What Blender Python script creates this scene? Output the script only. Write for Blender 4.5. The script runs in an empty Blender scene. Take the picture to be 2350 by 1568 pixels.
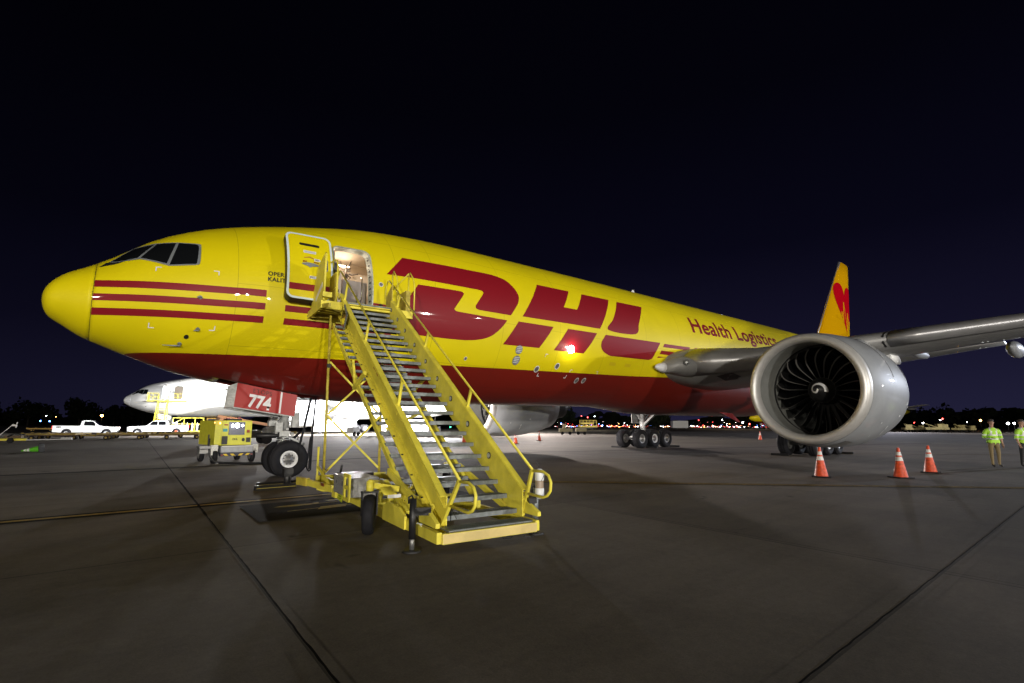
import bpy, bmesh, math, random
from mathutils import Vector, Matrix
random.seed(7)
sc = bpy.context.scene
COL = sc.collection
rad = math.radians
# ------------------------------------------------------------------ camera
CAM = Vector((1.5709, -16.5518, 1.6145))
cr = Vector((0.777002, -0.629491, 0.002893)); cu = Vector((-0.089581, -0.106021, 0.990321)); cf = Vector((0.623091, 0.769741, 0.138769))
camd = bpy.data.cameras.new("camera"); cam = bpy.data.objects.new("camera", camd); COL.objects.link(cam)
cam.matrix_world = Matrix(((cr.x, cu.x, -cf.x, CAM.x), (cr.y, cu.y, -cf.y, CAM.y), (cr.z, cu.z, -cf.z, CAM.z), (0, 0, 0, 1)))
camd.sensor_width = 36; camd.lens = 1130.3 / 2350 * 36; camd.shift_y = 31.2 / 2350; camd.clip_end = 6000; camd.clip_start = 0.1
sc.camera = cam
sc.view_settings.view_transform = 'Standard'; sc.view_settings.look = 'None'; sc.view_settings.exposure = 0; sc.view_settings.gamma = 1
# ------------------------------------------------------------------ world: night sky, faint town glow near the horizon
W = bpy.data.worlds.new("World"); sc.world = W; W.use_nodes = True
nt = W.node_tree; N = nt.nodes; L = nt.links; N.clear()
out = N.new('ShaderNodeOutputWorld'); bg = N.new('ShaderNodeBackground'); tc = N.new('ShaderNodeTexCoord'); sp = N.new('ShaderNodeSeparateXYZ')
rp = N.new('ShaderNodeValToRGB')
L.new(tc.outputs['Generated'], sp.inputs[0]); L.new(sp.outputs['Z'], rp.inputs[0]); L.new(bg.outputs[0], out.inputs[0])
dt = N.new('ShaderNodeVectorMath'); dt.operation = 'DOT_PRODUCT'; L.new(tc.outputs['Generated'], dt.inputs[0]); dt.inputs[1].default_value = (.94, .34, 0)   # town glow lies to the right
mr_ = N.new('ShaderNodeMapRange'); L.new(dt.outputs['Value'], mr_.inputs['Value']); mr_.inputs['From Min'].default_value = .2; mr_.inputs['From Max'].default_value = 1; mr_.inputs['To Min'].default_value = .5; mr_.inputs['To Max'].default_value = 1.02
vs_ = N.new('ShaderNodeVectorMath'); vs_.operation = 'SCALE'; L.new(rp.outputs[0], vs_.inputs[0]); L.new(mr_.outputs[0], vs_.inputs['Scale']); L.new(vs_.outputs[0], bg.inputs[0])
bg.inputs[1].default_value = 1.0
els = rp.color_ramp.elements
els[0].position = 0.0; els[0].color = (.0145, .0138, .038, 1)
els[1].position = 1.0; els[1].color = (.0006, .0006, .0018, 1)
for p_, c_ in ((.06, (.012, .0112, .032, 1)), (.16, (.0062, .0056, .0175, 1)), (.32, (.0024, .0022, .0075, 1)), (.55, (.0011, .001, .0034, 1))):
    e = els.new(p_); e.color = c_
# ------------------------------------------------------------------ lamps
def area(name, loc, aim, watts, size, col=(1, 1, 1), spread=180, size_y=None):
    d = bpy.data.lights.new(name, 'AREA'); d.shape = 'RECTANGLE' if size_y else 'DISK'; d.size = size; d.energy = watts; d.color = col; d.spread = rad(spread)
    if size_y: d.size_y = size_y
    o = bpy.data.objects.new(name, d); COL.objects.link(o); o.location = loc
    o.rotation_euler = (Vector(aim) - Vector(loc)).to_track_quat('-Z', 'Y').to_euler(); return o
def point(name, loc, watts, col=(1, 1, 1), r=.1):
    d = bpy.data.lights.new(name, 'POINT'); d.energy = watts; d.color = col; d.shadow_soft_size = r
    o = bpy.data.objects.new(name, d); COL.objects.link(o); o.location = loc; return o
def spot(name, loc, aim, watts, col, ang, r=.3, blend=.4):
    d = bpy.data.lights.new(name, 'SPOT'); d.energy = watts; d.color = col; d.shadow_soft_size = r; d.spot_size = rad(ang); d.spot_blend = blend
    o = bpy.data.objects.new(name, d); COL.objects.link(o); o.location = loc
    o.rotation_euler = (Vector(aim) - Vector(loc)).to_track_quat('-Z', 'Y').to_euler(); return o
# apron floodlight masts well behind the photographer
area('mast_flood', (-40, -78, 8.5), (12, 0, 5), 15000, 1.6, (1, .93, .80), 120)
area('mast_flood', (52, -96, 8.5), (14, 0, 5), 10300, 1.6, (1, .94, .84), 120)
area('mast_flood', (128, -40, 17), (30, -8, 4), 13000, 1.2, (.78, .85, 1.0), 120)
area('mast_flood', (-95, -40, 8), (0, 10, 5), 4500, 1.6, (1, .88, .72), 120)
area('low_flood', (-14, -118, 2.0), (18, 0, 2), 15000, 1.2, (1, .95, .90), 120)
for x, y, z, w in ((-70, -100, 14, 1500), (-18, -130, 17, 1800), (10, -140, 15, 1500), (36, -135, 18, 1800), (84, -110, 15, 2000), (104, -90, 13, 1500), (140, -70, 12, 1800)):
    area('far_mast_lamp', (x, y, z), (14, 0, 4), w * .42, .6, (1, .93, .86), 150)
# work floodlights on the far side of the aircraft, facing the white freighter
spot('work_flood', (33, 48, 6.2), (26, 70, 4.6), 220000, (1, .98, .95), 120, .4)
spot('work_flood', (46, 44, 6.5), (50, 66, 3.5), 160000, (1, .98, .95), 130, .4)
spot('work_flood', (27, 50, 5.5), (21, 24, 0), 10000, (.98, .95, 1.0), 100, .4, .9)
spot('work_flood', (70, 62, 11), (27, -3, 0), 105000, (1, .86, .78), 62, .5, .8)
spot('far_engine_fill', (6.7, 7.7, 1.78), (22, 9.4, 2.3), 46000, (1, .90, .84), 34, .08, .6)  # added fill that brightens the far engine; the power unit has no such lamp
spot('work_flood', (18, 60, 7), (15, 52, 0), 16000, (1, .98, .96), 110, .3)
spot('work_flood', (8, 50, 5.0), (6, 70, 5.2), 12000, (.95, .96, 1.0), 120, .4)
# ------------------------------------------------------------------ materials
MATS = {}
def nodes(m):
    m.use_nodes = True; t = m.node_tree; return t, t.nodes['Principled BSDF']
def mat(name, col, rough=.5, metal=0, coat=0, var=.0, scale=8, bump=0, bscale=40, emit=None, es=0, spec=.5, rvar=0, alpha=None, trans=0, chips=0):
    if name in MATS: return MATS[name]
    m = bpy.data.materials.new(name); t, b = nodes(m); MATS[name] = m
    b.inputs['Base Color'].default_value = (*col, 1); b.inputs['Roughness'].default_value = rough; b.inputs['Metallic'].default_value = metal
    b.inputs['Coat Weight'].default_value = coat; b.inputs['Coat Roughness'].default_value = .035; b.inputs['Specular IOR Level'].default_value = spec
    if trans: b.inputs['Transmission Weight'].default_value = trans
    if emit: b.inputs['Emission Color'].default_value = (*emit, 1); b.inputs['Emission Strength'].default_value = es
    if var or bump or rvar:
        co = t.nodes.new('ShaderNodeTexCoord'); nz = t.nodes.new('ShaderNodeTexNoise'); nz.inputs['Scale'].default_value = scale; nz.inputs['Detail'].default_value = 6; nz.inputs['Roughness'].default_value = .65
        t.links.new(co.outputs['Object'], nz.inputs['Vector'])
        if var:
            mx = t.nodes.new('ShaderNodeMix'); mx.data_type = 'RGBA'
            mx.inputs['A'].default_value = (*[c * (1 - var) for c in col], 1); mx.inputs['B'].default_value = (*[min(1, c * (1 + var * .6)) for c in col], 1)
            cr_ = t.nodes.new('ShaderNodeValToRGB'); cr_.color_ramp.elements[0].position = .35; cr_.color_ramp.elements[1].position = .65
            t.links.new(nz.outputs['Fac'], cr_.inputs[0]); t.links.new(cr_.outputs[0], mx.inputs['Factor']); t.links.new(mx.outputs['Result'], b.inputs['Base Color'])
        if chips:
            vz = t.nodes.new('ShaderNodeTexNoise'); vz.inputs['Scale'].default_value = 17; vz.inputs['Detail'].default_value = 8; vz.inputs['Roughness'].default_value = .8; t.links.new(co.outputs['Object'], vz.inputs['Vector'])
            cr2 = t.nodes.new('ShaderNodeValToRGB'); cr2.color_ramp.elements[0].position = 1 - chips; cr2.color_ramp.elements[1].position = 1 - chips + .03; t.links.new(vz.outputs['Fac'], cr2.inputs[0])
            m3 = t.nodes.new('ShaderNodeMix'); m3.data_type = 'RGBA'; t.links.new(cr2.outputs[0], m3.inputs['Factor']); t.links.new(mx.outputs['Result'], m3.inputs['A']); m3.inputs['B'].default_value = (.07, .045, .02, 1); t.links.new(m3.outputs['Result'], b.inputs['Base Color'])
        if rvar:
            mr = t.nodes.new('ShaderNodeMapRange'); mr.inputs['To Min'].default_value = max(0, rough - rvar); mr.inputs['To Max'].default_value = min(1, rough + rvar)
            t.links.new(nz.outputs['Fac'], mr.inputs['Value']); t.links.new(mr.outputs[0], b.inputs['Roughness'])
        if bump:
            n2 = t.nodes.new('ShaderNodeTexNoise'); n2.inputs['Scale'].default_value = bscale; n2.inputs['Detail'].default_value = 4
            t.links.new(co.outputs['Object'], n2.inputs['Vector'])
            bp = t.nodes.new('ShaderNodeBump'); bp.inputs['Strength'].default_value = bump; bp.inputs['Distance'].default_value = .02
            t.links.new(n2.outputs['Fac'], bp.inputs['Height']); t.links.new(bp.outputs[0], b.inputs['Normal'])
    return m
YEL = (.74, .62, .002); RED = (.225, .005, .012); BELLY = (.17, .010, .005)
def M(k):
    D = dict(
        red=lambda: mat('crimson_paint', RED, .5, 0, .5, spec=.25),
        yellow=lambda: mat('yellow_paint', YEL, .5, 0, .5, .04, 1.5, spec=.25),
        white=lambda: mat('white_paint', (.78, .79, .80), .3, 0, .4, .04, 2),
        door_trim=lambda: mat('pale_door_trim', (.62, .74, .78), .4),
        grey=lambda: mat('aircraft_grey', (.29, .305, .325), .5, 0, .55, .10, 1.2, rvar=.05, spec=.25),
        wing=lambda: mat('wing_grey', (.28, .28, .28), .45, .1, .2, .14, .9, rvar=.1),
        lip=lambda: mat('brushed_metal_lip', (.62, .61, .59), .46, .55, 0, .05, 5, rvar=.04),
        slat=lambda: mat('polished_slat', (.40, .40, .41), .36, .5, 0, .12, 1.5, rvar=.08),
        inner=lambda: mat('inlet_liner', (.21, .215, .205), .55, .1, 0, .1, 3),
        black=lambda: mat('black_paint', (.012, .012, .013), .45),
        rubber=lambda: mat('tyre_rubber', (.012, .012, .015), .75, 0, 0, .3, 6, .1, 60, spec=.25),
        glass=lambda: mat('cockpit_glass', (.006, .007, .008), .05, 0, .8, spec=.7),
        blade=lambda: mat('fan_blade_composite', (.004, .004, .005), .22, 0, .15),
        bladele=lambda: mat('fan_blade_edge', (.15, .145, .14), .5, .3),
        chrome=lambda: mat('chromed_strut', (.75, .75, .76), .12, 1),
        gear=lambda: mat('gear_grey', (.42, .43, .42), .42, .2, 0, .25, 14),
        rim=lambda: mat('white_rim', (.72, .73, .74), .4, 0, 0, .1, 20),
        hub=lambda: mat('wheel_hub_metal', (.28, .28, .28), .45, .7, 0, .2, 25),
        steel=lambda: mat('galvanised_steel', (.20, .22, .225), .48, .45, 0, .3, 9),
        styel=lambda: mat('stair_yellow_paint', (.80, .70, .075), .5, 0, .1, .17, 2.2, .05, 25, rvar=.12, spec=.35, chips=.365),
        styeld=lambda: mat('worn_yellow_paint', (.52, .42, .05), .55, 0, 0, .35, 4, .1, 25, chips=.40),
        alu=lambda: mat('checker_aluminium', (.34, .34, .34), .42, .2, 0, .2, 20, .6, 90),
        dark=lambda: mat('dark_metal', (.03, .03, .032), .5, .3, 0, .3, 8),
        plastic=lambda: mat('white_plastic', (.72, .74, .76), .35),
        amber=lambda: mat('clear_brown_band', (.35, .27, .20), .3),
        cabin=lambda: mat('cabin_cream', (.66, .56, .45), .5),
        cabind=lambda: mat('galley_grey', (.36, .33, .33), .45),
        steelb=lambda: mat('galley_dark', (.08, .06, .05), .4),
        seal=lambda: mat('door_frame_metal', (.50, .54, .48), .5, .2, 0, .3, 18),
        trim=lambda: mat('window_frame_metal', (.24, .265, .28), .45, .3, 0, .1, 20),
        ink=lambda: mat('black_lettering', (.02, .018, .015), .5),
        wht=lambda: mat('white_marking', (.75, .76, .78), .4),
        whlamp=lambda: mat('lamp_white', (1, 1, 1), emit=(1, .97, .92), es=60),
        orange=lambda: mat('cone_orange', (.68, .075, .02), .45, 0, .15, .4, 9),
        reflect=lambda: mat('reflective_band', (.72, .72, .70), .45, 0, 0, .25, 30),
    )
    return D[k]()
# ------------------------------------------------------------------ mesh builder
def frame(d):
    d = Vector(d).normalized(); up = Vector((0, 0, 1)) if abs(d.z) < .95 else Vector((1, 0, 0))
    a = d.cross(up).normalized(); return a, a.cross(d).normalized(), d
class MB:
    def __init__(s): s.v = []; s.f = []; s.mi = []; s.sm = []; s.mats = []; s.cur = 0; s.M = Matrix.Identity(4); s.smooth = False
    def mat(s, m):
        if isinstance(m, str): m = M(m)
        if m not in s.mats: s.mats.append(m)
        s.cur = s.mats.index(m); return s
    def add(s, vs, fs, smooth=None):
        o = len(s.v); s.v += [s.M @ Vector(q) for q in vs]
        for f in fs: s.f.append([i + o for i in f]); s.mi.append(s.cur); s.sm.append(s.smooth if smooth is None else smooth)
        return s
    def box(s, c, d, rot=None, taper=1):
        x, y, z = [k / 2 for k in d]; R = rot.to_3x3() if rot else Matrix.Identity(3); c = Vector(c)
        vs = [c + R @ Vector((a * x * (taper if e > 0 else 1), b * y * (taper if e > 0 else 1), e * z)) for e in (-1, 1) for b in (-1, 1) for a in (-1, 1)]
        return s.add(vs, [(0, 2, 3, 1), (4, 5, 7, 6), (0, 1, 5, 4), (2, 6, 7, 3), (0, 4, 6, 2), (1, 3, 7, 5)], False)
    def bar(s, p, q, w, h, up=(0, 0, 1)):
        p = Vector(p); q = Vector(q); d = (q - p).normalized(); up = Vector(up)
        if abs(d.dot(up)) > .98: up = Vector((0, 1, 0))
        a = d.cross(up).normalized(); b = a.cross(d).normalized()
        vs = [e + a * i * w / 2 + b * j * h / 2 for e in (p, q) for j in (-1, 1) for i in (-1, 1)]
        return s.add(vs, [(0, 2, 3, 1), (4, 5, 7, 6), (0, 1, 5, 4), (2, 6, 7, 3), (0, 4, 6, 2), (1, 3, 7, 5)], False)
    def cyl(s, p, q, r1, r2=None, n=16, caps=True):
        r2 = r1 if r2 is None else r2; p = Vector(p); q = Vector(q); a, b, d = frame(q - p)
        vs = []
        for e, r in ((p, r1), (q, r2)):
            for i in range(n):
                t = 2 * math.pi * i / n; vs.append(e + a * math.cos(t) * r + b * math.sin(t) * r)
        s.add(vs, [(i, (i + 1) % n, n + (i + 1) % n, n + i) for i in range(n)], True)
        if caps: s.add(vs, [tuple(range(n))[::-1], tuple(range(n, 2 * n))], False)
        return s
    def tube(s, pts, r, n=8, closed=False):
        pts = [Vector(q) for q in pts]; k = len(pts); rings = []; pa = None
        for i in range(k):
            d = (pts[(i + 1) % k] - pts[i - 1]) if closed else (pts[min(i + 1, k - 1)] - pts[max(i - 1, 0)])
            d.normalize()
            if pa is None: pa, pb, _ = frame(d)
            else:
                pa = (pa - d * pa.dot(d)).normalized()
            pb = d.cross(pa)
            rr = r[i] if isinstance(r, (list, tuple)) else r
            rings.append([pts[i] + pa * math.cos(2 * math.pi * j / n) * rr + pb * math.sin(2 * math.pi * j / n) * rr for j in range(n)])
        return s.loft(rings, closed_path=closed)
    def loft(s, rings, caps=True, smooth=True, closed_path=False, wrap=True):
        n = len(rings[0]); vs = [q for r in rings for q in r]; fs = []
        m = len(rings) if closed_path else len(rings) - 1
        for i in range(m):
            a = i * n; b = ((i + 1) % len(rings)) * n
            for j in range(n if wrap else n - 1): k = (j + 1) % n; fs.append((a + j, a + k, b + k, b + j))
        s.add(vs, fs, smooth)
        if caps and not closed_path: s.add(rings[0], [tuple(range(n))[::-1]], False); s.add(rings[-1], [tuple(range(n))], False)
        return s
    def lathe(s, prof, c=(0, 0, 0), axis='x', n=48, smooth=True, caps=False):
        c = Vector(c); ax = {'x': (Vector((1, 0, 0)), Vector((0, 1, 0)), Vector((0, 0, 1))), 'y': (Vector((0, 1, 0)), Vector((0, 0, 1)), Vector((1, 0, 0))), 'z': (Vector((0, 0, 1)), Vector((1, 0, 0)), Vector((0, 1, 0)))}[axis]
        rings = [[c + ax[0] * a + ax[1] * math.cos(2 * math.pi * j / n) * r + ax[2] * math.sin(2 * math.pi * j / n) * r for j in range(n)] for a, r in prof]
        return s.loft(rings, caps=caps, smooth=smooth)
    def prism(s, poly, ax, lo, hi, smooth=False):
        # poly in the two other axes (cyclic order), extruded along ax from lo to hi
        def P(u, v, w): return {'x': (w, u, v), 'y': (u, w, v), 'z': (u, v, w)}[ax]
        n = len(poly); vs = [P(u, v, lo) for u, v in poly] + [P(u, v, hi) for u, v in poly]
        s.add(vs, [(i, (i + 1) % n, n + (i + 1) % n, n + i) for i in range(n)], smooth)
        return s.add(vs, [tuple(range(n))[::-1], tuple(range(n, 2 * n))], False)
    def build(s, name, parent=None, loc=None, bevel=0, mesh_only=False):
        me = bpy.data.meshes.new(name); me.from_pydata([tuple(q) for q in s.v], [], s.f)
        for m in s.mats: me.materials.append(m)
        me.polygons.foreach_set('material_index', s.mi); me.polygons.foreach_set('use_smooth', s.sm)
        bm = bmesh.new(); bm.from_mesh(me); bmesh.ops.remove_doubles(bm, verts=bm.verts, dist=1e-5)
        if bevel:
            es = [e for e in bm.edges if len(e.link_faces) == 2 and e.calc_face_angle(0) > .6]
            bmesh.ops.bevel(bm, geom=es, offset=bevel, segments=2, profile=.6, affect='EDGES', clamp_overlap=True)
        bmesh.ops.recalc_face_normals(bm, faces=bm.faces); bm.to_mesh(me); bm.free(); me.update()
        if mesh_only: return me
        return link(name, me, parent, loc)
def link(name, me, parent=None, loc=None, rot=None):
    o = bpy.data.objects.new(name, me); COL.objects.link(o); o.parent = parent
    if loc is not None: o.location = loc
    if rot is not None: o.rotation_euler = rot
    return o
def thing(name, label, cat, loc=(0, 0, 0), rz=0, group=None):
    o = bpy.data.objects.new(name, None); COL.objects.link(o); o.location = loc; o.rotation_euler = (0, 0, rz); return tag(o, label, cat, group)
def tag(o, label, cat, group=None):
    o['label'] = label; o['category'] = cat
    if group: o['group'] = group
    return o
def struct(o, kind='structure', label=None): o['kind'] = kind; return o
def kids(o): return [c for c in bpy.data.objects if c.parent == o]
def dup(o, parent=None, loc=None, rz=None, label=None, swap=None, skip=()):
    c = o.copy(); COL.objects.link(c); c.parent = parent
    if loc is not None: c.location = loc
    if rz is not None: c.rotation_euler = (0, 0, rz)
    if label: c['label'] = label
    if swap and c.type == 'MESH':
        for i, sl in enumerate(c.material_slots):
            nm = swap.get(sl.material.name) if sl.material else None
            if nm: sl.link = 'OBJECT'; sl.material = nm
    for k in kids(o):
        if k.name.split('.')[0] in skip: continue
        dup(k, c, swap=swap, skip=skip)
    return c
def catmull(pts, seg=6):
    """pts: (x, z) or (x, z, 1); runs of flagged points are smoothed"""
    n = len(pts); out_ = []
    for i in range(n):
        a = pts[i]; b = pts[(i + 1) % n]
        if len(a) > 2 and len(b) > 2:
            p0 = pts[i - 1] if len(pts[i - 1]) > 2 or True else a; p3 = pts[(i + 2) % n]
            if len(pts[i - 1]) < 3: p0 = a
            if len(p3) < 3: p3 = b
            for k in range(seg):
                t = k / seg; out_.append(tuple(.5 * (2 * a[j] + (-p0[j] + b[j]) * t + (2 * p0[j] - 5 * a[j] + 4 * b[j] - p3[j]) * t * t + (-p0[j] + 3 * a[j] - 3 * b[j] + p3[j]) * t ** 3) for j in (0, 1)))
        else: out_.append((a[0], a[1]))
    return out_
def rrect(x0, z0, x1, z1, r, n=5):
    o = []
    for cx, cz, a in ((x1 - r, z1 - r, 0), (x0 + r, z1 - r, 90), (x0 + r, z0 + r, 180), (x1 - r, z0 + r, 270)):
        for k in range(n + 1): t = rad(a + 90 * k / n); o.append((cx + r * math.cos(t), cz + r * math.sin(t)))
    return o
def dens(pts, step=.08):
    o = []
    for i, p in enumerate(pts):
        q = pts[(i + 1) % len(pts)]; k = max(1, int(math.ceil(math.dist(p, q) / step)))
        for j in range(k): o.append((p[0] + (q[0] - p[0]) * j / k, p[1] + (q[1] - p[1]) * j / k))
    return o
def rr3(x0, z0, x1, z1, r, n=6):
    o = rrect(x0, z0, x1, z1, r, n); res = []
    for i, p in enumerate(o):
        q = o[(i + 1) % len(o)]; k = 16 if (i + 1) % (n + 1) == 0 else 1
        for j in range(k): res.append((p[0] + (q[0] - p[0]) * j / k, p[1] + (q[1] - p[1]) * j / k))
    return res
def text_mesh(txt, size=1, bold=0, align='LEFT', spacing=1):
    cu_ = bpy.data.curves.new('lettering', 'FONT'); cu_.body = txt; cu_.size = size; cu_.offset = bold; cu_.align_x = align; cu_.resolution_u = 4; cu_.space_character = spacing
    o = bpy.data.objects.new('lettering', cu_); COL.objects.link(o); dg = bpy.context.evaluated_depsgraph_get(); me = bpy.data.meshes.new_from_object(o.evaluated_get(dg))
    bpy.data.objects.remove(o); bpy.data.curves.remove(cu_); return me
def text(name, txt, size, m, parent, mw, bold=0, sx=1, spacing=1, align='LEFT'):
    me = text_mesh(txt, size, bold, align, spacing); me.transform(mw @ Matrix.Diagonal((sx, 1, 1, 1))); me.materials.clear(); me.materials.append(M(m) if isinstance(m, str) else m)
    return link(name, me, parent)
def basis_m(o, x, y):
    x = Vector(x).normalized(); y = Vector(y).normalized(); z = x.cross(y); o = Vector(o)
    return Matrix(((x.x, y.x, z.x, o.x), (x.y, y.y, z.y, o.y), (x.z, y.z, z.z, o.z), (0, 0, 0, 1)))
# ------------------------------------------------------------------ ground
def ground_mat():
    m = bpy.data.materials.new('apron_concrete'); t, b = nodes(m); n = t.nodes; l = t.links
    def nd(k, **kw):
        q = n.new(k)
        for a, v in kw.items(): setattr(q, a, v)
        return q
    def noise(scale, detail, rough, vec=None, dist=0):
        q = nd('ShaderNodeTexNoise'); q.inputs['Scale'].default_value = scale; q.inputs['Detail'].default_value = detail; q.inputs['Roughness'].default_value = rough; q.inputs['Distortion'].default_value = dist
        l.new(vec or co.outputs['Object'], q.inputs['Vector']); return q.outputs['Fac']
    def ramp(src, stops):
        q = nd('ShaderNodeValToRGB'); e = q.color_ramp.elements; e[0].position = stops[0][0]; e[0].color = (*[stops[0][1]] * 3, 1); e[1].position = stops[1][0]; e[1].color = (*[stops[1][1]] * 3, 1)
        for a, v in stops[2:]: x = e.new(a); x.color = (v, v, v, 1)
        l.new(src, q.inputs[0]); return q.outputs[0]
    def mul(a, b_):
        q = nd('ShaderNodeMath', operation='MULTIPLY'); l.new(a, q.inputs[0])
        if isinstance(b_, float): q.inputs[1].default_value = b_
        else: l.new(b_, q.inputs[1])
        return q.outputs[0]
    co = nd('ShaderNodeTexCoord'); mp = nd('ShaderNodeMapping'); mp.inputs['Scale'].default_value = (.35, 2.2, 1); l.new(co.outputs['Object'], mp.inputs[0])
    mp2 = nd('ShaderNodeMapping'); mp2.inputs['Scale'].default_value = (1.6, .28, 1); mp2.inputs['Rotation'].default_value = (0, 0, .5); l.new(co.outputs['Object'], mp2.inputs[0])
    big = ramp(noise(.09, 4, .6), [(.3, .74), (.7, 1.08)]); mid = ramp(noise(.5, 6, .65, dist=.6), [(.28, .80), (.62, 1.04)]); fine = ramp(noise(11, 4, .7), [(.25, .82), (.75, 1.1)])
    streak = ramp(noise(.55, 5, .6, mp.outputs[0]), [(.34, .80), (.55, 1.0)]); streak2 = ramp(noise(.4, 4, .6, mp2.outputs[0]), [(.34, .84), (.5, 1.0)])
    oil = ramp(noise(.9, 3, .5, dist=1.2), [(.24, .35), (.31, 1.0)])
    spots = nd('ShaderNodeTexVoronoi', feature='DISTANCE_TO_EDGE'); vo = nd('ShaderNodeTexVoronoi'); vo.inputs['Scale'].default_value = .8; l.new(co.outputs['Object'], vo.inputs['Vector'])
    sp_ = ramp(vo.outputs['Distance'], [(.028, .35), (.045, 1.0)])
    # slab tone: one random value per 6.1 m slab, and hairline joints between slabs
    sep = nd('ShaderNodeSeparateXYZ'); l.new(co.outputs['Object'], sep.inputs[0])
    def cell(sock, off):
        a = nd('ShaderNodeMath', operation='ADD'); l.new(sock, a.inputs[0]); a.inputs[1].default_value = off
        d = nd('ShaderNodeMath', operation='DIVIDE'); l.new(a.outputs[0], d.inputs[0]); d.inputs[1].default_value = 6.1
        f = nd('ShaderNodeMath', operation='FLOOR'); l.new(d.outputs[0], f.inputs[0])
        fr = nd('ShaderNodeMath', operation='FRACT'); l.new(d.outputs[0], fr.inputs[0])
        pp = nd('ShaderNodeMath', operation='PINGPONG'); l.new(fr.outputs[0], pp.inputs[0]); pp.inputs[1].default_value = .5
        g = nd('ShaderNodeMath', operation='GREATER_THAN'); l.new(pp.outputs[0], g.inputs[0]); g.inputs[1].default_value = .0022
        return f.outputs[0], g.outputs[0]
    sk = nd('ShaderNodeMath', operation='MULTIPLY_ADD'); l.new(sep.outputs['Y'], sk.inputs[0]); sk.inputs[1].default_value = -.031; sk.inputs[2].default_value = -.031 * 13.2
    sx_ = nd('ShaderNodeMath', operation='ADD'); l.new(sep.outputs['X'], sx_.inputs[0]); l.new(sk.outputs[0], sx_.inputs[1])
    fx, gx = cell(sx_.outputs[0], -2.82 + 61 * 10); fy, gy = cell(sep.outputs['Y'], 15.1 + 61 * 10)
    cmb = nd('ShaderNodeCombineXYZ'); l.new(fx, cmb.inputs[0]); l.new(fy, cmb.inputs[1]); wn = nd('ShaderNodeTexWhiteNoise'); l.new(cmb.outputs[0], wn.inputs[0])
    slab = ramp(wn.outputs['Value'], [(0, .84), (1, 1.08)]); j = ramp(mul(gx, gy), [(0, .42), (1, 1.0)])
    fine = mul(fine, ramp(noise(55, 3, .8), [(.3, .78), (.7, 1.12)]))
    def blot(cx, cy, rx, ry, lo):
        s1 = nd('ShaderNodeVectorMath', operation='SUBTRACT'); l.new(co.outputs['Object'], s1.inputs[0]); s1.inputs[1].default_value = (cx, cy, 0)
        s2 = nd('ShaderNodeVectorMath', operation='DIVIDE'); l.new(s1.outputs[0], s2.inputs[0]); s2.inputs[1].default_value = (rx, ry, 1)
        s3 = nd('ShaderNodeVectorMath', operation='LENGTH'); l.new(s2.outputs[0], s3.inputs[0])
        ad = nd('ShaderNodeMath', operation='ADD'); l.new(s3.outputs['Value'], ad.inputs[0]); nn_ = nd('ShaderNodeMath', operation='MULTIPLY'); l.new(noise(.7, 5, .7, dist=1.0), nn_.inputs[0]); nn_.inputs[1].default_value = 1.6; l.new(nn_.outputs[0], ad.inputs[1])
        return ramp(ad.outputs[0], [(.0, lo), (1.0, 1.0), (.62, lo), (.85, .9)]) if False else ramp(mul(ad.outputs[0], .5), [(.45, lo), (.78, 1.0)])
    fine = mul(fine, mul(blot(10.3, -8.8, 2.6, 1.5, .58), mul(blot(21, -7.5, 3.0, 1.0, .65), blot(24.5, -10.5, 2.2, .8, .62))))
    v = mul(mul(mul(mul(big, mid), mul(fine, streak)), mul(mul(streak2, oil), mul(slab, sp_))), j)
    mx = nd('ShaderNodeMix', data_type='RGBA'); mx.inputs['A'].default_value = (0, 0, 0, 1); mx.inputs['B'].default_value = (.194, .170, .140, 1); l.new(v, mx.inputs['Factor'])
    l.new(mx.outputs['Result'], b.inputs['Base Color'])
    rr = nd('ShaderNodeMapRange'); rr.inputs['To Min'].default_value = .62; rr.inputs['To Max'].default_value = .85; l.new(mid, rr.inputs['Value']); l.new(rr.outputs[0], b.inputs['Roughness'])
    b.inputs['Specular IOR Level'].default_value = .22
    bp = nd('ShaderNodeBump'); bp.inputs['Strength'].default_value = .35; bp.inputs['Distance'].default_value = .006; l.new(noise(30, 5, .7), bp.inputs['Height']); l.new(bp.outputs[0], b.inputs['Normal'])
    return m
mb = MB(); mb.mat(ground_mat()); mb.add([(-2500, -2500, 0), (2500, -2500, 0), (2500, 2500, 0), (-2500, 2500, 0)], [(0, 1, 2, 3)]); struct(mb.build('apron_ground'))
lineY = mat('faded_yellow_line', (.46, .31, .05), .7, 0, 0, .4, 5)
lineK = mat('black_line_border', (.012, .0115, .0115), .85, 0, 0, .3, 4, spec=.08)
joint = mat('joint_sealant', (.008, .0075, .0075), .9, spec=.05)
def strip(mb, pts, w, z):
    pts = [Vector((a, b, z)) for a, b in pts]; vs = []
    for i, q in enumerate(pts):
        d = (pts[min(i + 1, len(pts) - 1)] - pts[max(i - 1, 0)]).normalized(); nn = Vector((-d.y, d.x, 0)); ww = w(i) if callable(w) else w
        vs += [q + nn * ww / 2, q - nn * ww / 2]
    mb.add(vs, [(2 * i, 2 * i + 1, 2 * i + 3, 2 * i + 2) for i in range(len(pts) - 1)])
LA = [(-60, -4.83), (9.2, -4.85)]
LB = [(10.2, -4.98), (20.25, -14.7), (46, -39.6)]
mb = MB(); mb.mat(lineK); strip(mb, LA, .50, .004); strip(mb, LB, .44, .004)
mb.mat(lineY); strip(mb, LA, .15, .008)
for s_ in (-1, 1): strip(mb, [(x + s_ * .07, y + s_ * .07) for x, y in LB], .07, .008)
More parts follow.
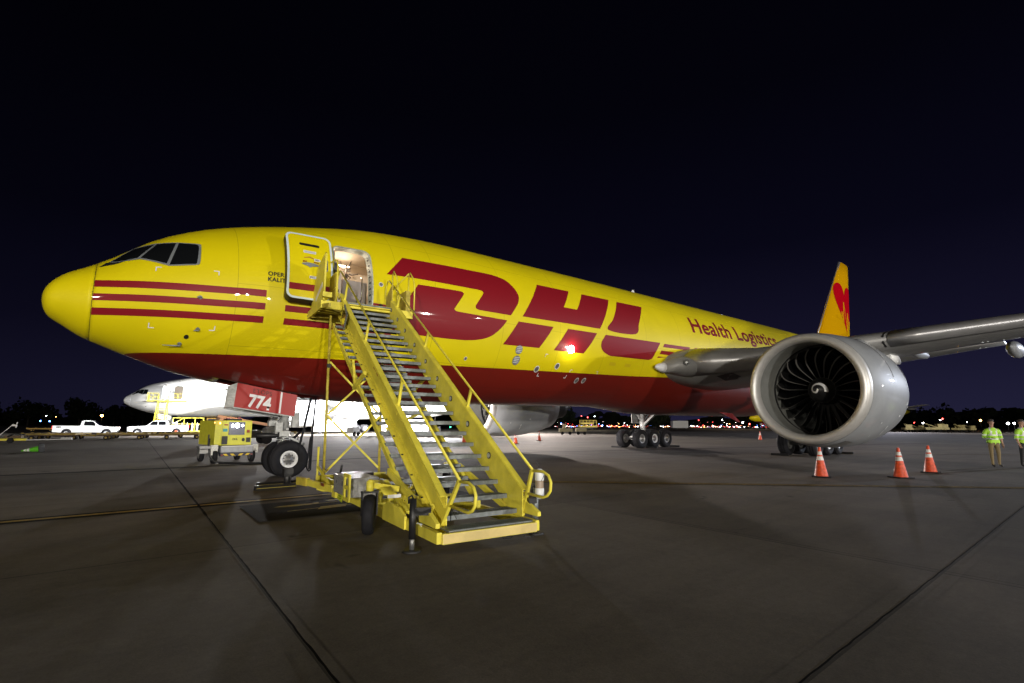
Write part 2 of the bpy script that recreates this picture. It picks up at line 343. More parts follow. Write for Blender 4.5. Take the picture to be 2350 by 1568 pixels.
# thinner lead-in lines further out
LC = [(-60, 4.3), (6.5, 5.5), (14.5, 6.9), (34, 1.6), (60, -5.2)]
mb.mat(lineK); strip(mb, LC, .34, .004); LD = [(24, 3.0), (31, -3.5), (47, -18)]; strip(mb, LD, .16, .012); mb.mat(lineY); strip(mb, [(31, -3.5), (47, -18)], .05, .016)
mb.mat(joint); strip(mb, [(-60, 4.06), (6.5, 5.28)], .06, .014)
struct(mb.build('painted_lines'))
mb = MB(); mb.mat(lineK); z0 = .018
mb.add([(3.68, -5.5, z0), (3.62, -7.45, z0), (8.3, -7.5, z0), (8.3, -5.55, z0)], [(0, 1, 2, 3)])
mb.mat(mat('stencil_yellow', (.40, .31, .06), .7, 0, 0, .5, 9))
def flat(mb, poly, z): mb.add([(a, b, z) for a, b in poly], [tuple(range(len(poly)))])
for off, yy in ((0, -6.12), (1.05, -5.86)):
    flat(mb, [(4.15 + off, yy), (4.3 + off, yy + .09), (4.6 + off, yy + .12), (4.85 + off, yy + .08), (5.05 + off, yy + .16), (5.0 + off, yy - .02), (4.8 + off, yy - .08), (4.4 + off, yy - .1)], z0 + .004)
flat(mb, [(4.6, -6.2), (7.6, -6.0), (7.6, -5.96), (4.6, -6.14)], z0 + .005)
flat(mb, [(4.25, -6.75), (7.4, -6.5), (7.4, -6.46), (4.25, -6.7)], z0 + .005); flat(mb, [(4.75, -6.85), (5.3, -6.8), (5.45, -6.5), (4.9, -6.56)], z0 + .006)
struct(mb.build('stand_marking_panel'))
mb = MB(); mb.mat(joint); random.seed(3)
pts = [(2.82 + .031 * (y + 13.2) + .004 * random.uniform(-1, 1), y) for y in [-17 + .12 * k for k in range(520)]]
ws = [random.choice((.016, .018, .021)) for _ in pts]
for i in range(90, 160): ws[i] = random.uniform(.022, .05)
strip(mb, pts, lambda i: ws[i], .021)
pts = [(x, -15.1 + .003 * random.uniform(-1, 1)) for x in [3.4 + .14 * k for k in range(240)]]; w2 = [.015 for _ in pts]
strip(mb, pts, lambda i: w2[i], .024)
pts = [(8.92 + .031 * (y + 13.2), y) for y in [-21 + .2 * k for k in range(300)]]; strip(mb, pts, .010, .027)
struct(mb.build('pavement_joints'))
# ------------------------------------------------------------------ fuselage surface
ST = [0, .12, .4, .8, 1.3, 2.0, 2.7, 3.5, 4.5, 6, 8, 10.5, 14, 20, 28, 42, 46, 50, 54, 58, 61, 63.4]
TP = [4.69, 5.06, 5.36, 5.6, 5.949, 6.51, 6.914, 7.244, 7.533, 7.904, 8.282, 8.454, 8.529, 8.622, 8.709, 8.85, 8.85, 8.82, 8.7, 8.45, 8.15, 7.75]
BT = [4.69, 4.27, 4.06, 3.795, 3.578, 3.297, 3.051, 2.857, 2.671, 2.434, 2.345, 2.353, 2.408, 2.47, 2.48, 2.48, 2.6, 3.3, 4.3, 5.4, 6.2, 6.9]
WD = [0, .56, .80, 1.086, 1.421, 1.861, 2.199, 2.512, 2.854, 2.969, 3.033, 3.1, 3.1, 3.1, 3.1, 3.1, 3.02, 2.75, 2.25, 1.5, .85, .25]
US = [math.sqrt(a) for a in ST]
def pchip_setup(x, y):
    n = len(x); h = [x[i + 1] - x[i] for i in range(n - 1)]; d = [(y[i + 1] - y[i]) / h[i] for i in range(n - 1)]; m = [0] * n
    for i in range(1, n - 1):
        if d[i - 1] * d[i] > 0:
            w1 = 2 * h[i] + h[i - 1]; w2 = h[i] + 2 * h[i - 1]; m[i] = (w1 + w2) / (w1 / d[i - 1] + w2 / d[i])
    m[0] = d[0]; m[-1] = d[-1]
    def f(q):
        q = min(max(q, x[0]), x[-1]); i = 0
        while i < n - 2 and q > x[i + 1]: i += 1
        t = (q - x[i]) / h[i]
        return (2 * t ** 3 - 3 * t * t + 1) * y[i] + (t ** 3 - 2 * t * t + t) * h[i] * m[i] + (-2 * t ** 3 + 3 * t * t) * y[i + 1] + (t ** 3 - t * t) * h[i] * m[i + 1]
    return f
fT = pchip_setup(US, TP); fB = pchip_setup(US, BT); fW = pchip_setup(US, WD)
def sec(x):
    u = math.sqrt(max(x, 0)); t = fT(u); b = fB(u); return (t + b) / 2, max((t - b) / 2, 1e-4), max(fW(u), 1e-4)
def surf(x, z, off=0, side=-1):
    c, h, w = sec(x); k = max(-.9995, min(.9995, (z - c) / h)); y = w * math.sqrt(1 - k * k)
    ny = y / w ** 2; nz = (z - c) / h ** 2; q = math.hypot(ny, nz) or 1
    return Vector((x, side * (y + off * ny / q), z + off * nz / q))
def drape(poly, off, m, name, parent, side=-1, dz=.1, dx=.5, fn=None, me=None, tf=None):
    bm = bmesh.new()
    if me is not None: bm.from_mesh(me)
    else:
        vs = [bm.verts.new((a, b, 0)) for a, b in poly]; bm.faces.new(vs)
    bmesh.ops.triangulate(bm, faces=bm.faces)
    if tf:
        for v in bm.verts: v.co = Vector((*tf(v.co.x, v.co.y), 0))
    xs = [v.co.x for v in bm.verts]; zs = [v.co.y for v in bm.verts]
    a = math.floor(min(zs) / dz) * dz + dz
    while a < max(zs):
        bmesh.ops.bisect_plane(bm, geom=bm.verts[:] + bm.edges[:] + bm.faces[:], dist=1e-6, plane_co=(0, a, 0), plane_no=(0, 1, 0)); a += dz
    a = math.floor(min(xs) / dx) * dx + dx
    while a < max(xs):
        bmesh.ops.bisect_plane(bm, geom=bm.verts[:] + bm.edges[:] + bm.faces[:], dist=1e-6, plane_co=(a, 0, 0), plane_no=(1, 0, 0)); a += dx
    fn = fn or (lambda x, z: surf(x, z, off, side))
    for v in bm.verts: v.co = fn(v.co.x, v.co.y)
    bmesh.ops.recalc_face_normals(bm, faces=bm.faces)
    for f in bm.faces: f.smooth = True
    # normals outward
    if bm.faces:
        s_ = sum(f.normal.y * f.calc_area() for f in bm.faces)
        if s_ * side < 0: bmesh.ops.reverse_faces(bm, faces=bm.faces)
    me2 = bpy.data.meshes.new(name); bm.to_mesh(me2); bm.free(); me2.materials.append(M(m) if isinstance(m, str) else m)
    return link(name, me2, parent)
def fus_mat():
    m = bpy.data.materials.new('fuselage_livery'); t, b = nodes(m); n = t.nodes; l = t.links
    co = n.new('ShaderNodeTexCoord'); s = n.new('ShaderNodeSeparateXYZ'); l.new(co.outputs['Object'], s.inputs[0])
    def ma(op, a, b_=None, c=None):
        q = n.new('ShaderNodeMath'); q.operation = op
        for i, v in enumerate((a, b_, c)):
            if v is None: continue
            if isinstance(v, (int, float)): q.inputs[i].default_value = v
            else: l.new(v, q.inputs[i])
        return q.outputs[0]
    X = s.outputs['X']; Z = s.outputs['Z']
    bd = ma('ADD', ma('MULTIPLY', ma('MAXIMUM', ma('SUBTRACT', X, 4.6), 0), .0255), 3.41)
    red = ma('MULTIPLY', ma('LESS_THAN', Z, bd), ma('GREATER_THAN', X, 1.66))
    mx = n.new('ShaderNodeMix'); mx.data_type = 'RGBA'; mx.inputs['A'].default_value = (*YEL, 1); mx.inputs['B'].default_value = (*BELLY, 1); l.new(red, mx.inputs['Factor'])
    nz = n.new('ShaderNodeTexNoise'); nz.inputs['Scale'].default_value = .7; nz.inputs['Detail'].default_value = 5; l.new(co.outputs['Object'], nz.inputs['Vector'])
    mr = n.new('ShaderNodeMapRange'); mr.inputs['From Min'].default_value = .3; mr.inputs['From Max'].default_value = .7; mr.inputs['To Min'].default_value = .93; mr.inputs['To Max'].default_value = 1.03; l.new(nz.outputs['Fac'], mr.inputs['Value'])
    seams = None
    for x0 in (3.81, 8.05, 9.35, 12.1, 14.9, 17.6, 20.4, 23.2, 26, 28.7, 31.5, 34.2, 37):
        k = ma('LESS_THAN', ma('ABSOLUTE', ma('SUBTRACT', X, x0)), .006); seams = k if seams is None else ma('MAXIMUM', seams, k)
    for z0_ in (5.16, 7.86, 3.62, 2.95, 7.3):
        k = ma('MULTIPLY', ma('LESS_THAN', ma('ABSOLUTE', ma('SUBTRACT', Z, z0_)), .005), ma('GREATER_THAN', X, 3.81)); seams = ma('MAXIMUM', seams, k)
    sm = ma('SUBTRACT', 1, ma('MULTIPLY', seams, .38)); fac = ma('MULTIPLY', sm, mr.outputs[0])
    hs = n.new('ShaderNodeMix'); hs.data_type = 'RGBA'; hs.inputs['A'].default_value = (.02, .015, .01, 1); l.new(fac, hs.inputs['Factor']); l.new(mx.outputs['Result'], hs.inputs['B']); hs.clamp_factor = False
    l.new(hs.outputs['Result'], b.inputs['Base Color']); b.inputs['Roughness'].default_value = .5; b.inputs['Specular IOR Level'].default_value = .25; b.inputs['Coat Weight'].default_value = .5; b.inputs['Coat Roughness'].default_value = .03
    n2 = n.new('ShaderNodeTexNoise'); n2.inputs['Scale'].default_value = 1.3; n2.inputs['Detail'].default_value = 1; l.new(co.outputs['Object'], n2.inputs['Vector'])
    bp = n.new('ShaderNodeBump'); bp.inputs['Strength'].default_value = .06; bp.inputs['Distance'].default_value = .03; l.new(n2.outputs['Fac'], bp.inputs['Height']); l.new(bp.outputs[0], b.inputs['Normal'])
    return m
LIV = fus_mat()
plane = thing('cargo_airplane', 'large yellow cargo airplane with red belly and red letters, front door open', 'airplane', (0, 0, 0))
def ring(x, n=96):
    c, h, w = sec(x); return [Vector((x, w * math.cos(2 * math.pi * j / n), c + h * math.sin(2 * math.pi * j / n))) for j in range(n)]
XS = [.986, 1.05, 1.3, 1.6, 2, 2.4, 2.8, 3.2, 3.6, 4, 4.5, 5, 5.6, 6.2, 6.8, 7.4, 8, 8.8, 9.6, 10.5, 11.5, 12.5, 14, 16, 18, 20, 26, 32, 38, 42, 43, 44, 45, 46, 47, 48, 49, 50, 51, 52, 53, 54, 55, 56, 57, 58, 59, 60, 61, 62, 63.4]
mb = MB(); mb.mat(LIV); mb.loft([ring(x) for x in XS], caps=True)
fus = mb.build('fuselage', plane)
# cut the doorway (rounded, real hole with a lined frame)
DX0, DX1, DZ0, DZ1 = 6.18, 7.26, 4.90, 6.80
mc = MB(); mc.mat('seal'); mc.prism([(a, b) for a, b in rrect(DX0, DZ0, DX1, DZ1, .2, 6)], 'y', -4, -1.6); cut = mc.build('cutter')
md = fus.modifiers.new('b', 'BOOLEAN'); md.operation = 'DIFFERENCE'; md.object = cut; md.solver = 'EXACT'
mc2 = MB(); mc2.mat('seal'); mc2.box((5.3, 0, 2.2), (2.9, 1.36, 1.6)); cut2 = mc2.build('cutter')
md2 = fus.modifiers.new('c', 'BOOLEAN'); md2.operation = 'DIFFERENCE'; md2.object = cut2; md2.solver = 'EXACT'
dg = bpy.context.evaluated_depsgraph_get(); nm_ = bpy.data.meshes.new_from_object(fus.evaluated_get(dg)); fus.modifiers.clear()
for c_ in (cut, cut2): bpy.data.objects.remove(c_)
bm = bmesh.new(); bm.from_mesh(nm_); kill = []
for f in bm.faces:
    q = f.calc_center_median(); cc, hh, ww = sec(q.x)
    F = (q.y / ww) ** 2 + ((q.z - cc) / hh) ** 2
    if DX0 - .02 < q.x < DX1 + .02 and DZ0 - .02 < q.z < DZ1 + .02 and q.y < -1 and F < .975: kill.append(f)
    f.smooth = F > .99 and 1 < q.x < 63.3
bmesh.ops.delete(bm, geom=kill, context='FACES'); bm.to_mesh(nm_); bm.free()
nm_.materials.clear(); nm_.materials.append(LIV)
for p_ in nm_.polygons: p_.material_index = 0
fus.data = nm_; nm_.name = 'fuselage'
mb = MB(); mb.mat(LIV); mb.loft([ring(x) for x in [.0006, .004, .012, .03, .06, .1, .16, .24, .34, .46, .6, .74, .88, .976]], caps=True); mb.build('radome', plane)
mb = MB(); mb.mat('black'); mb.loft([[Vector((x, v.y * .997, (v.z - sec(x)[0]) * .997 + sec(x)[0])) for v in ring(x)] for x in (.974, .988)], caps=False); mb.build('radome_seam', plane)
# livery stripes and lettering
STR = [(5.05, 4.875), (4.71, 4.545), (4.375, 4.21)]
for zt, zb in STR:
    drape([(.99, zb), (4.45, zb), (4.45, zt), (.99, zt)], .006, 'red', 'livery_stripe', plane, dx=.15)
for zt, zb, x0, x1, sl in ((5.07, 4.89, 4.9, 8.35, .02), (4.725, 4.56, 4.92, 8.05, .018), (4.385, 4.22, 4.93, 7.95, .016)):
    if zt > 4.95:
        drape([(x0, zb), (DX0, zb + .02), (DX0, zt + .03), (x0, zt)], .006, 'red', 'livery_stripe', plane, dx=.4); drape([(DX1, zb + .05), (x1, zb + .06), (x1, zt + .07), (DX1, zt + .06)], .006, 'red', 'livery_stripe', plane, dx=.4)
    else: drape([(x0, zb), (x1, zb + sl * 3), (x1, zt + sl * 3), (x0, zt)], .006, 'red', 'livery_stripe', plane, dx=.4)
for zt, zb, x0, x1 in ((5.43, 5.26, 21.82, 24.02), (5.5, 5.32, 24.47, 30), (5.09, 4.91, 21.6, 30), (4.8, 4.62, 21.4, 23)):
    drape([(x0 - .12, zb), (x1, zb + .022 * (x1 - x0)), (x1, zt + .022 * (x1 - x0)), (x0, zt)], .006, 'red', 'livery_stripe', plane, dx=1)
LET = {
 'D': [[(8.34, 6.84), (11.5, 6.95, 1), (11.83, 6.95, 1), (12.16, 6.91, 1), (12.43, 6.83, 1), (12.67, 6.63, 1), (12.82, 6.4, 1), (12.85, 6.2, 1), (12.76, 5.95, 1), (12.4, 5.47), (11.05, 5.46, 1), (10.91, 5.49, 1), (10.87, 5.56, 1), (10.92, 5.66, 1), (11.21, 6.06, 1), (11.23, 6.14, 1), (11.17, 6.185, 1), (11.05, 6.19), (8.77, 6.16), (7.71, 6.11)],
       [(8.74, 5.96), (10.18, 6.0, 1), (10.33, 5.995, 1), (10.41, 5.95, 1), (10.37, 5.85, 1), (10.07, 5.42, 1), (10.03, 5.345, 1), (10.09, 5.29, 1), (10.25, 5.28), (12.24, 5.27, 1), (12.09, 5.07, 1), (11.87, 4.84, 1), (11.62, 4.65, 1), (11.32, 4.52, 1), (10.97, 4.44, 1), (10.56, 4.39, 1), (9.96, 4.37), (7.62, 4.36)]],
 'H': [[(14.02, 6.99), (15.77, 7.03), (15.16, 6.21), (15.92, 6.22), (16.55, 7.04), (18.29, 7.08, 1), (17.88, 6.53, 1), (17.55, 6.07, 1), (17.2, 5.58, 1), (15.42, 5.56), (12.95, 5.51, 1), (13.27, 5.96, 1), (13.59, 6.4, 1), (14.02, 6.99, 1)],
       [(12.77, 5.3), (14.51, 5.32), (14.33, 5.05), (13.91, 4.46), (12.18, 4.42), (12.45, 4.82)],
       [(15.3, 5.34), (17.01, 5.37), (16.74, 4.97), (16.36, 4.48), (14.68, 4.45), (15.0, 4.91)]],
 'L': [[(18.84, 7.08), (20.7, 7.13, 1), (20.26, 6.59, 1), (19.95, 6.16, 1), (19.58, 5.63, 1), (17.75, 5.6, 1), (18.11, 6.09, 1), (18.46, 6.56, 1), (18.84, 7.08, 1)],
       [(17.56, 5.37), (21.48, 5.44), (21.2, 5.02), (20.93, 4.58), (18.25, 4.53, 1), (18.0, 4.53, 1), (17.78, 4.58, 1), (17.5, 4.68, 1), (17.33, 4.85, 1), (17.33, 5.06, 1)]]}
for ch, polys in LET.items():
    for q in polys:
        q = catmull(q); q = [a for i, a in enumerate(q) if (Vector(a) - Vector(q[i - 1])).length > 1e-3]
        drape(q, .006, 'red', 'logo_letter', plane, dz=.08, dx=1.0)
tm = text_mesh('Health Logistics', 1, .024, spacing=1.05); wx = max(v.co.x for v in tm.vertices)
drape(None, .006, 'red', 'lettering', plane, dz=.1, dx=1.0, me=tm, tf=lambda x, y: (24.45 + x / wx * 10.35 + (y * .06), 6.35 + y / .73 * .86 + .026 * x / wx * 10.35))
for s_, z_ in (('OPER', 5.46), ('KALIT', 5.305)):
    drape(None, .005, 'ink', 'lettering', plane, dz=.2, dx=.3, me=text_mesh(s_, .16, .0045, spacing=1.05), tf=lambda x, y, z_=z_: (4.455 + x * .96, z_ + y + x * .02))
# cockpit windows, both sides
FR = [(1.21, 5.60), (1.63, 6.10), (2.11, 6.23), (2.47, 6.255), (2.9, 6.24, 1), (2.99, 6.22, 1), (3.015, 6.15, 1), (3.0, 5.66, 1), (2.97, 5.59, 1), (2.90, 5.56, 1), (2.38, 5.49), (2.1, 5.58), (1.8, 5.665), (1.5, 5.61), (1.30, 5.585)]
P1 = [(1.24, 5.615), (1.65, 6.06), (2.07, 6.18), (1.75, 5.705), (1.5, 5.63), (1.36, 5.605)]
P2 = [(1.81, 5.705), (2.125, 6.195), (2.50, 6.225), (2.33, 5.555), (2.05, 5.635)]
P3 = [(2.56, 6.225), (2.89, 6.205, 1), (2.955, 6.17, 1), (2.965, 6.05, 1), (2.94, 5.68, 1), (2.92, 5.60, 1), (2.84, 5.585, 1), (2.385, 5.525)]
for sd in (-1, 1):
    drape(catmull(FR, 3), .010, 'trim', 'window_frame', plane, sd, .06, .1)
    for P_ in (P1, P2, P3): drape(catmull(P_, 3), .016, 'glass', 'cockpit_window', plane, sd, .06, .1)
drape([(1.16, 5.60), (1.5, 5.605), (1.36, 5.53), (1.02, 5.44)], .008, 'black', 'anti_glare_panel', plane, -1, .05, .05)
# small fuselage fittings
def disc(x, z, r, m, name, off=.008): return drape([(x + r * math.cos(2 * math.pi * k / 20), z + r * math.sin(2 * math.pi * k / 20)) for k in range(20)], off, m, name, plane, dz=.1, dx=.2)
disc(2.89, 3.78, .05, 'black', 'vent_port')
for x, z, r in ((12.97, 4.31, .16), (12.98, 3.94, .17)):
    disc(x, z, r, 'trim', 'vent_panel')
    for k in (-.09, -.03, .03, .09): drape([(x - .12, z + k), (x + .12, z + k), (x + .12, z + k + .02), (x - .12, z + k + .02)], .012, 'white', 'vent_slot', plane)
for x, z, r in ((14.13, 3.71, .12), (15.12, 3.89, .12), (16.59, 3.43, .11), (17.01, 3.45, .11), (10.79, 3.82, .06), (7.51, 5.73, .07)):
    disc(x, z, r, 'white', 'service_port'); disc(x, z, r * .78, 'hub', 'service_port', .012)
for x, z in ((18.31, 4.21), (19.35, 4.23)):
    drape([(x - .2, z - .07), (x + .2, z - .07), (x + .2, z + .07), (x - .2, z + .07)], .007, mat('raised_yellow_panel', (.62, .48, .01), .35), 'access_panel', plane)
def tick(x, z, sx, sz, s=.12):
    for P_ in ([(x, z), (x + sx * s, z), (x + sx * s, z + sz * .022), (x, z + sz * .022)], [(x, z), (x + sx * .022, z), (x + sx * .022, z + sz * s), (x, z + sz * s)]): drape(P_, .009, 'wht', 'corner_mark', plane)
for a in ((2.12, 5.45, 1, -1), (3.41, 5.45, -1, -1), (2.1, 3.95, 1, 1), (3.45, 3.95, -1, 1), (14.32, 4.29, 1, -1), (15.93, 3.82, 1, -1), (17.6, 3.86, -1, -1), (14.3, 3.46, 1, 1), (15.87, 3.48, -1, 1)): tick(*a)
def probe(x, z, L_, bend=0):
    a = surf(x, z); nrm = (surf(x, z, .1) - a).normalized(); b = a + nrm * .09
    mb = MB(); mb.mat('trim'); mb.tube([a, b, b + Vector((-.06, 0, 0)), b + Vector((-L_, 0, -.012))], [.03, .022, .02, .008], 8); mb.cyl(a, a + nrm * .02, .05, .045, 12); mb.build('probe', plane)
probe(2.78, 3.62, .36); probe(3.1, 3.97, .10); probe(3.06, 4.73, .08)
for x in (23.3, 33.0): MB().mat('white').prism([(x, 8.6), (x + .5, 8.6), (x + .42, 9.05), (x + .28, 9.05)], 'y', -.02, .02).build('blade_antenna', plane)
a = surf(15.59, 4.57)
mb = MB(); mb.mat('whlamp'); mb.cyl(a + Vector((0, .05, 0)), a + Vector((0, -.05, .0)), .15, .15, 20); mb.build('wing_light', plane); point('wing_light_glow', (15.59, -3.22, 4.54), 24, (1, .88, .7), .05)
# doorway frame, cabin
mb = MB(); mb.mat('seal')
outer = rr3(DX0 - .015, DZ0 - .015, DX1 + .015, DZ1 + .015, .21); inner = rr3(DX0 + .02, DZ0 + .01, DX1 - .02, DZ1 - .03, .19); n_ = len(outer)
R0 = [surf(a, b, .012) for a, b in outer]; R1 = [surf(a, b, .012) for a, b in inner]; R2 = [surf(a * .985 + 6.72 * .015, b * .985 + 5.85 * .015, 0) + Vector((0, .30, 0)) for a, b in inner]
mb.loft([R0, R1, R2], caps=False, smooth=False); mb.mat('dark')
for k in range(9):
    z = 5.0 + .19 * k; q = surf(DX1 - .03, z); mb.box((DX1 - .028, q.y + .14, z), (.015, .10, .05)); mb.box((DX1 - .028, q.y + .2, z + .08), (.012, .05, .02))
mb.build('door_frame', plane)
mb = MB(); mb.mat('cabin')
X0, X1, Y0, Y1, Z0, Z1 = 5.2, 8.2, -2.55, -.4, 4.88, 7.0
mb.add([(X0, Y1, Z0), (X1, Y1, Z0), (X1, Y1, Z1), (X0, Y1, Z1)], [(0, 1, 2, 3)]); mb.add([(X0, Y0, Z0), (X0, Y1, Z0), (X0, Y1, Z1), (X0, Y0 + .35, Z1)], [(0, 1, 2, 3)]); mb.add([(X1, Y0, Z0), (X1, Y1, Z0), (X1, Y1, Z1), (X1, Y0 + .35, Z1)], [(0, 1, 2, 3)])
mb.add([(X0, Y0 + .35, Z1), (X1, Y0 + .35, Z1), (X1, Y1, Z1), (X0, Y1, Z1)], [(0, 1, 2, 3)])
mb.mat('cabind'); mb.add([(X0, -2.95, Z0), (X1, -2.95, Z0), (X1, Y1, Z0), (X0, Y1, Z0)], [(0, 1, 2, 3)])
mb.build('cabin_wall', plane)
mb = MB(); mb.mat('cabin'); mb.box((6.3, -1.35, 5.55), (.75, 1.3, 1.3)); mb.box((6.2, -1.1, 6.55), (.7, 1.1, .75)); mb.mat('steelb'); mb.box((6.5, -2.02, 5.75), (.15, .02, .1)); mb.box((6.62, -1.66, 6.4), (.05, .02, .3)); mb.build('galley_cabinet', plane, bevel=.01)
mb = MB(); mb.mat('cabind'); mb.box((7.15, -1.6, 5.45), (.78, .5, 1.15)); mb.mat('steelb'); mb.box((7.05, -1.862, 5.18), (.7, .008, .015)); mb.box((7.3, -1.9, 5.1), (.18, .1, .4)); mb.box((6.85, -1.87, 5.32), (.05, .02, .1)); mb.build('galley_cart', plane, bevel=.01)
mb = MB(); mb.mat('steelb'); random.seed(5)
for k in range(26): q = Vector((random.uniform(6.85, 7.3), random.uniform(-1.3, -.9), random.uniform(6.1, 6.7))); mb.cyl(q, q + Vector((random.uniform(-.2, .2), 0, random.uniform(-.2, .2))), .018, n=6)
mb.cyl((7.08, -1.2, 6.02), (7.08, -1.2, 6.7), .03); mb.build('equipment_rack', plane)
mb = MB(); mb.mat('chrome'); mb.tube([(7.12, -2.4, 5.25), (7.12, -2.48, 5.3), (7.12, -2.48, 5.95), (7.12, -2.4, 6.0)], .018); mb.build('assist_handle', plane)
mb = MB(); mb.mat(mat('cabin_lamp', (1, 1, 1), emit=(1, .82, .6), es=14)); mb.box((7.0, -.95, 6.72), (.5, .12, .03)); mb.build('cabin_light', plane); point('cabin_glow', (6.95, -1.25, 6.6), 15, (1, .80, .58), .1); point('cabin_glow', (6.9, -2.1, 6.5), 4, (1, .82, .62), .1)
# open door leaf, swung forward parallel to the side
DXO = -1.34; DYO = -.36; DZO = -.035
def leaf(x, z, off=0): q = surf(x, z, off); return Vector((x + DXO, q.y + DYO, q.z + DZO))
LEAFP = rr3(6.14, 4.88, 7.30, 6.82, .17)
drape(LEAFP, 0, 'yellow', 'door_leaf', plane, dz=.08, dx=.2, fn=lambda x, z: leaf(x, z, 0)); dl = [o for o in kids(plane) if o.name.startswith('door_leaf')][0]
mb = MB(); mb.mat('black'); n_ = len(LEAFP); O_ = [leaf(a, b, -.006) for a, b in LEAFP]; I_ = [leaf(a * .97 + 6.72 * .03, b * .97 + 5.85 * .03, -.006) + Vector((0, .27, -.10 if b < 5.2 else 0)) for a, b in LEAFP]
mb.loft([O_, I_], caps=True, smooth=False); mb.build('door_lining', dl)
def strip_leaf(outer, inner, m, name, off):
    mb = MB(); mb.mat(m); mb.loft([[leaf(a, b, off) for a, b in outer], [leaf(a, b, off) for a, b in inner]], caps=False); return mb.build(name, dl)
strip_leaf(LEAFP, rr3(6.14 + .055, 4.88 + .05, 7.30 - .055, 6.82 - .05, .13), 'door_trim', 'door_edge_trim', .006)
def ld(poly, m, name, off=.006): return drape(poly, 0, m, name, dl, dz=.1, dx=.3, fn=lambda x, z: leaf(x, z, off))
ld([(6.20, 5.10), (7.24, 5.13), (7.24, 5.31), (6.20, 5.275)], 'red', 'livery_stripe')
ld(rrect(6.46, 6.42, 6.97, 6.50, .03), 'black', 'flag_slot'); ld(rrect(6.55, 6.19, 6.87, 6.27, .01), 'wht', 'placard'); ld(rrect(6.565, 6.2, 6.855, 6.26, .01), mat('placard_grey', (.5, .52, .55), .5), 'placard', .008)
ld([(6.56, 6.05), (6.7, 6.09), (6.86, 6.03), (6.86, 6.01), (6.7, 6.065), (6.56, 6.03)], mat('arrow_brown', (.35, .12, .05), .5), 'arrow_mark')
ld([(6.50, 5.86), (6.62, 5.9), (6.80, 5.9), (6.94, 5.86), (6.94, 5.83), (6.76, 5.80), (6.7, 5.76), (6.64, 5.80), (6.50, 5.83)], mat('handle_grey', (.35, .38, .4), .4, .5), 'door_handle', .02)
ld([(6.52, 5.90), (6.62, 5.92), (6.62, 5.95), (6.52, 5.94)], 'red', 'handle_mark', .008); ld([(6.8, 5.92), (6.92, 5.92), (6.92, 5.95), (6.8, 5.95)], 'red', 'handle_mark', .008)
ld(rrect(7.03, 5.72, 7.17, 6.1, .06), 'trim', 'door_window', .008); ld(rrect(7.055, 5.75, 7.145, 6.07, .045), 'glass', 'door_window', .014)
for s_, x, z, w in (('OPEN', 6.81, 5.975, .16), ('EXIT', 6.69, 5.46, .2)):
    ld(rrect(x, z, x + w, z + .075, .01), 'wht', 'placard', .007); t_ = text_mesh(s_, .08, .002)
    drape(None, 0, 'ink', 'lettering', dl, dz=.2, dx=.3, me=t_, fn=lambda a, b: leaf(a, b, .009), tf=lambda a, b, x=x, z=z, w=w: (x + .012 + a * (w - .02) / (4 * .061), z + .012 + b * .9))
mb = MB(); mb.mat('dark'); mb.box((6.12, -3.2, 5.2), (.10, .14, .16)); mb.bar((6.02, -3.34, 5.9), (6.2, -2.98, 5.9), .08, .2); mb.build('door_hinge', dl)
# wing to body fairing
mb = MB(); mb.mat(LIV)
def fair(x, n=64):
    sm = lambda q: (lambda t: t * t * (3 - 2 * t))(max(0, min(1, q))); bb = sm((x - 18.6) / 6.5) * sm((41 - x) / 7); res = []
    for k, p in enumerate(ring(x, n)):
        s = -math.sin(2 * math.pi * k / n); cc = math.cos(2 * math.pi * k / n); f_ = Vector((x, p.y * .985, 5.5 + (p.z - 5.5) * .985))
        if s > 0:
            g_ = Vector((x, 3.12 * math.copysign(abs(cc) ** .8, cc), 4.6 - 2.46 * s ** .8)); f_ = f_.lerp(g_, bb * sm(s / .5))
        res.append(f_)
    return res
mb.loft([fair(19 + 22 * k / 40) for k in range(41)], caps=True); mb.build('belly_fairing', plane)
# ------------------------------------------------------------------ wings
def foil(c, t, camber=0.0):
    yt = 5 * t * (.2969 * math.sqrt(c) - .126 * c - .3516 * c * c + .2843 * c ** 3 - .1036 * c ** 4); return yt
def wing_stations():
    S = []
    for y, tex, th, tw in ((2.0, 35.2, .15, 0), (3.5, 35.4, .145, 0), (6, 35.6, .125, -1.0), (10.3, 35.9, .11, -2.6), (16, 38.0, .10, -2.8), (22, 40.3, .095, -2.5), (28, 42.4, .095, -2), (31.2, 43.6, .09, -2)):
        S.append((y, 22.21 + .65 * (y - 3.6), tex, 4.54 + math.tan(rad(6.9)) * (y - 3.6) + .0016 * max(0, y - 8) ** 2 - (.26 if 5 < y < 9 else .16 if y > 5 else 0), th, tw))
    return S
WS = wing_stations()
def wint(y):
    for a, b in zip(WS, WS[1:]):
        if y <= b[0] or b is WS[-1]:
            t = (y - a[0]) / (b[0] - a[0]); return [a[i] + (b[i] - a[i]) * t for i in range(6)]
def wp(y, c, up, sd, k=1.0):
    y_, le, te, z, th, tw = wint(y); ch = te - le; yt = foil(c, th) * ch * k; cam = .012 * math.sin(math.pi * c) * ch * -1 * (1 if c > .5 else .6)
    zz = z - (c * ch) * math.tan(rad(tw)) * 1.0 + (yt * (1.0 if up else -1.05)) + (.0 if up else 0) - cam * .2
    return Vector((le + c * ch, sd * y, zz))
CS = [1, .85, .7, .55, .42, .3, .22, .16, .12]
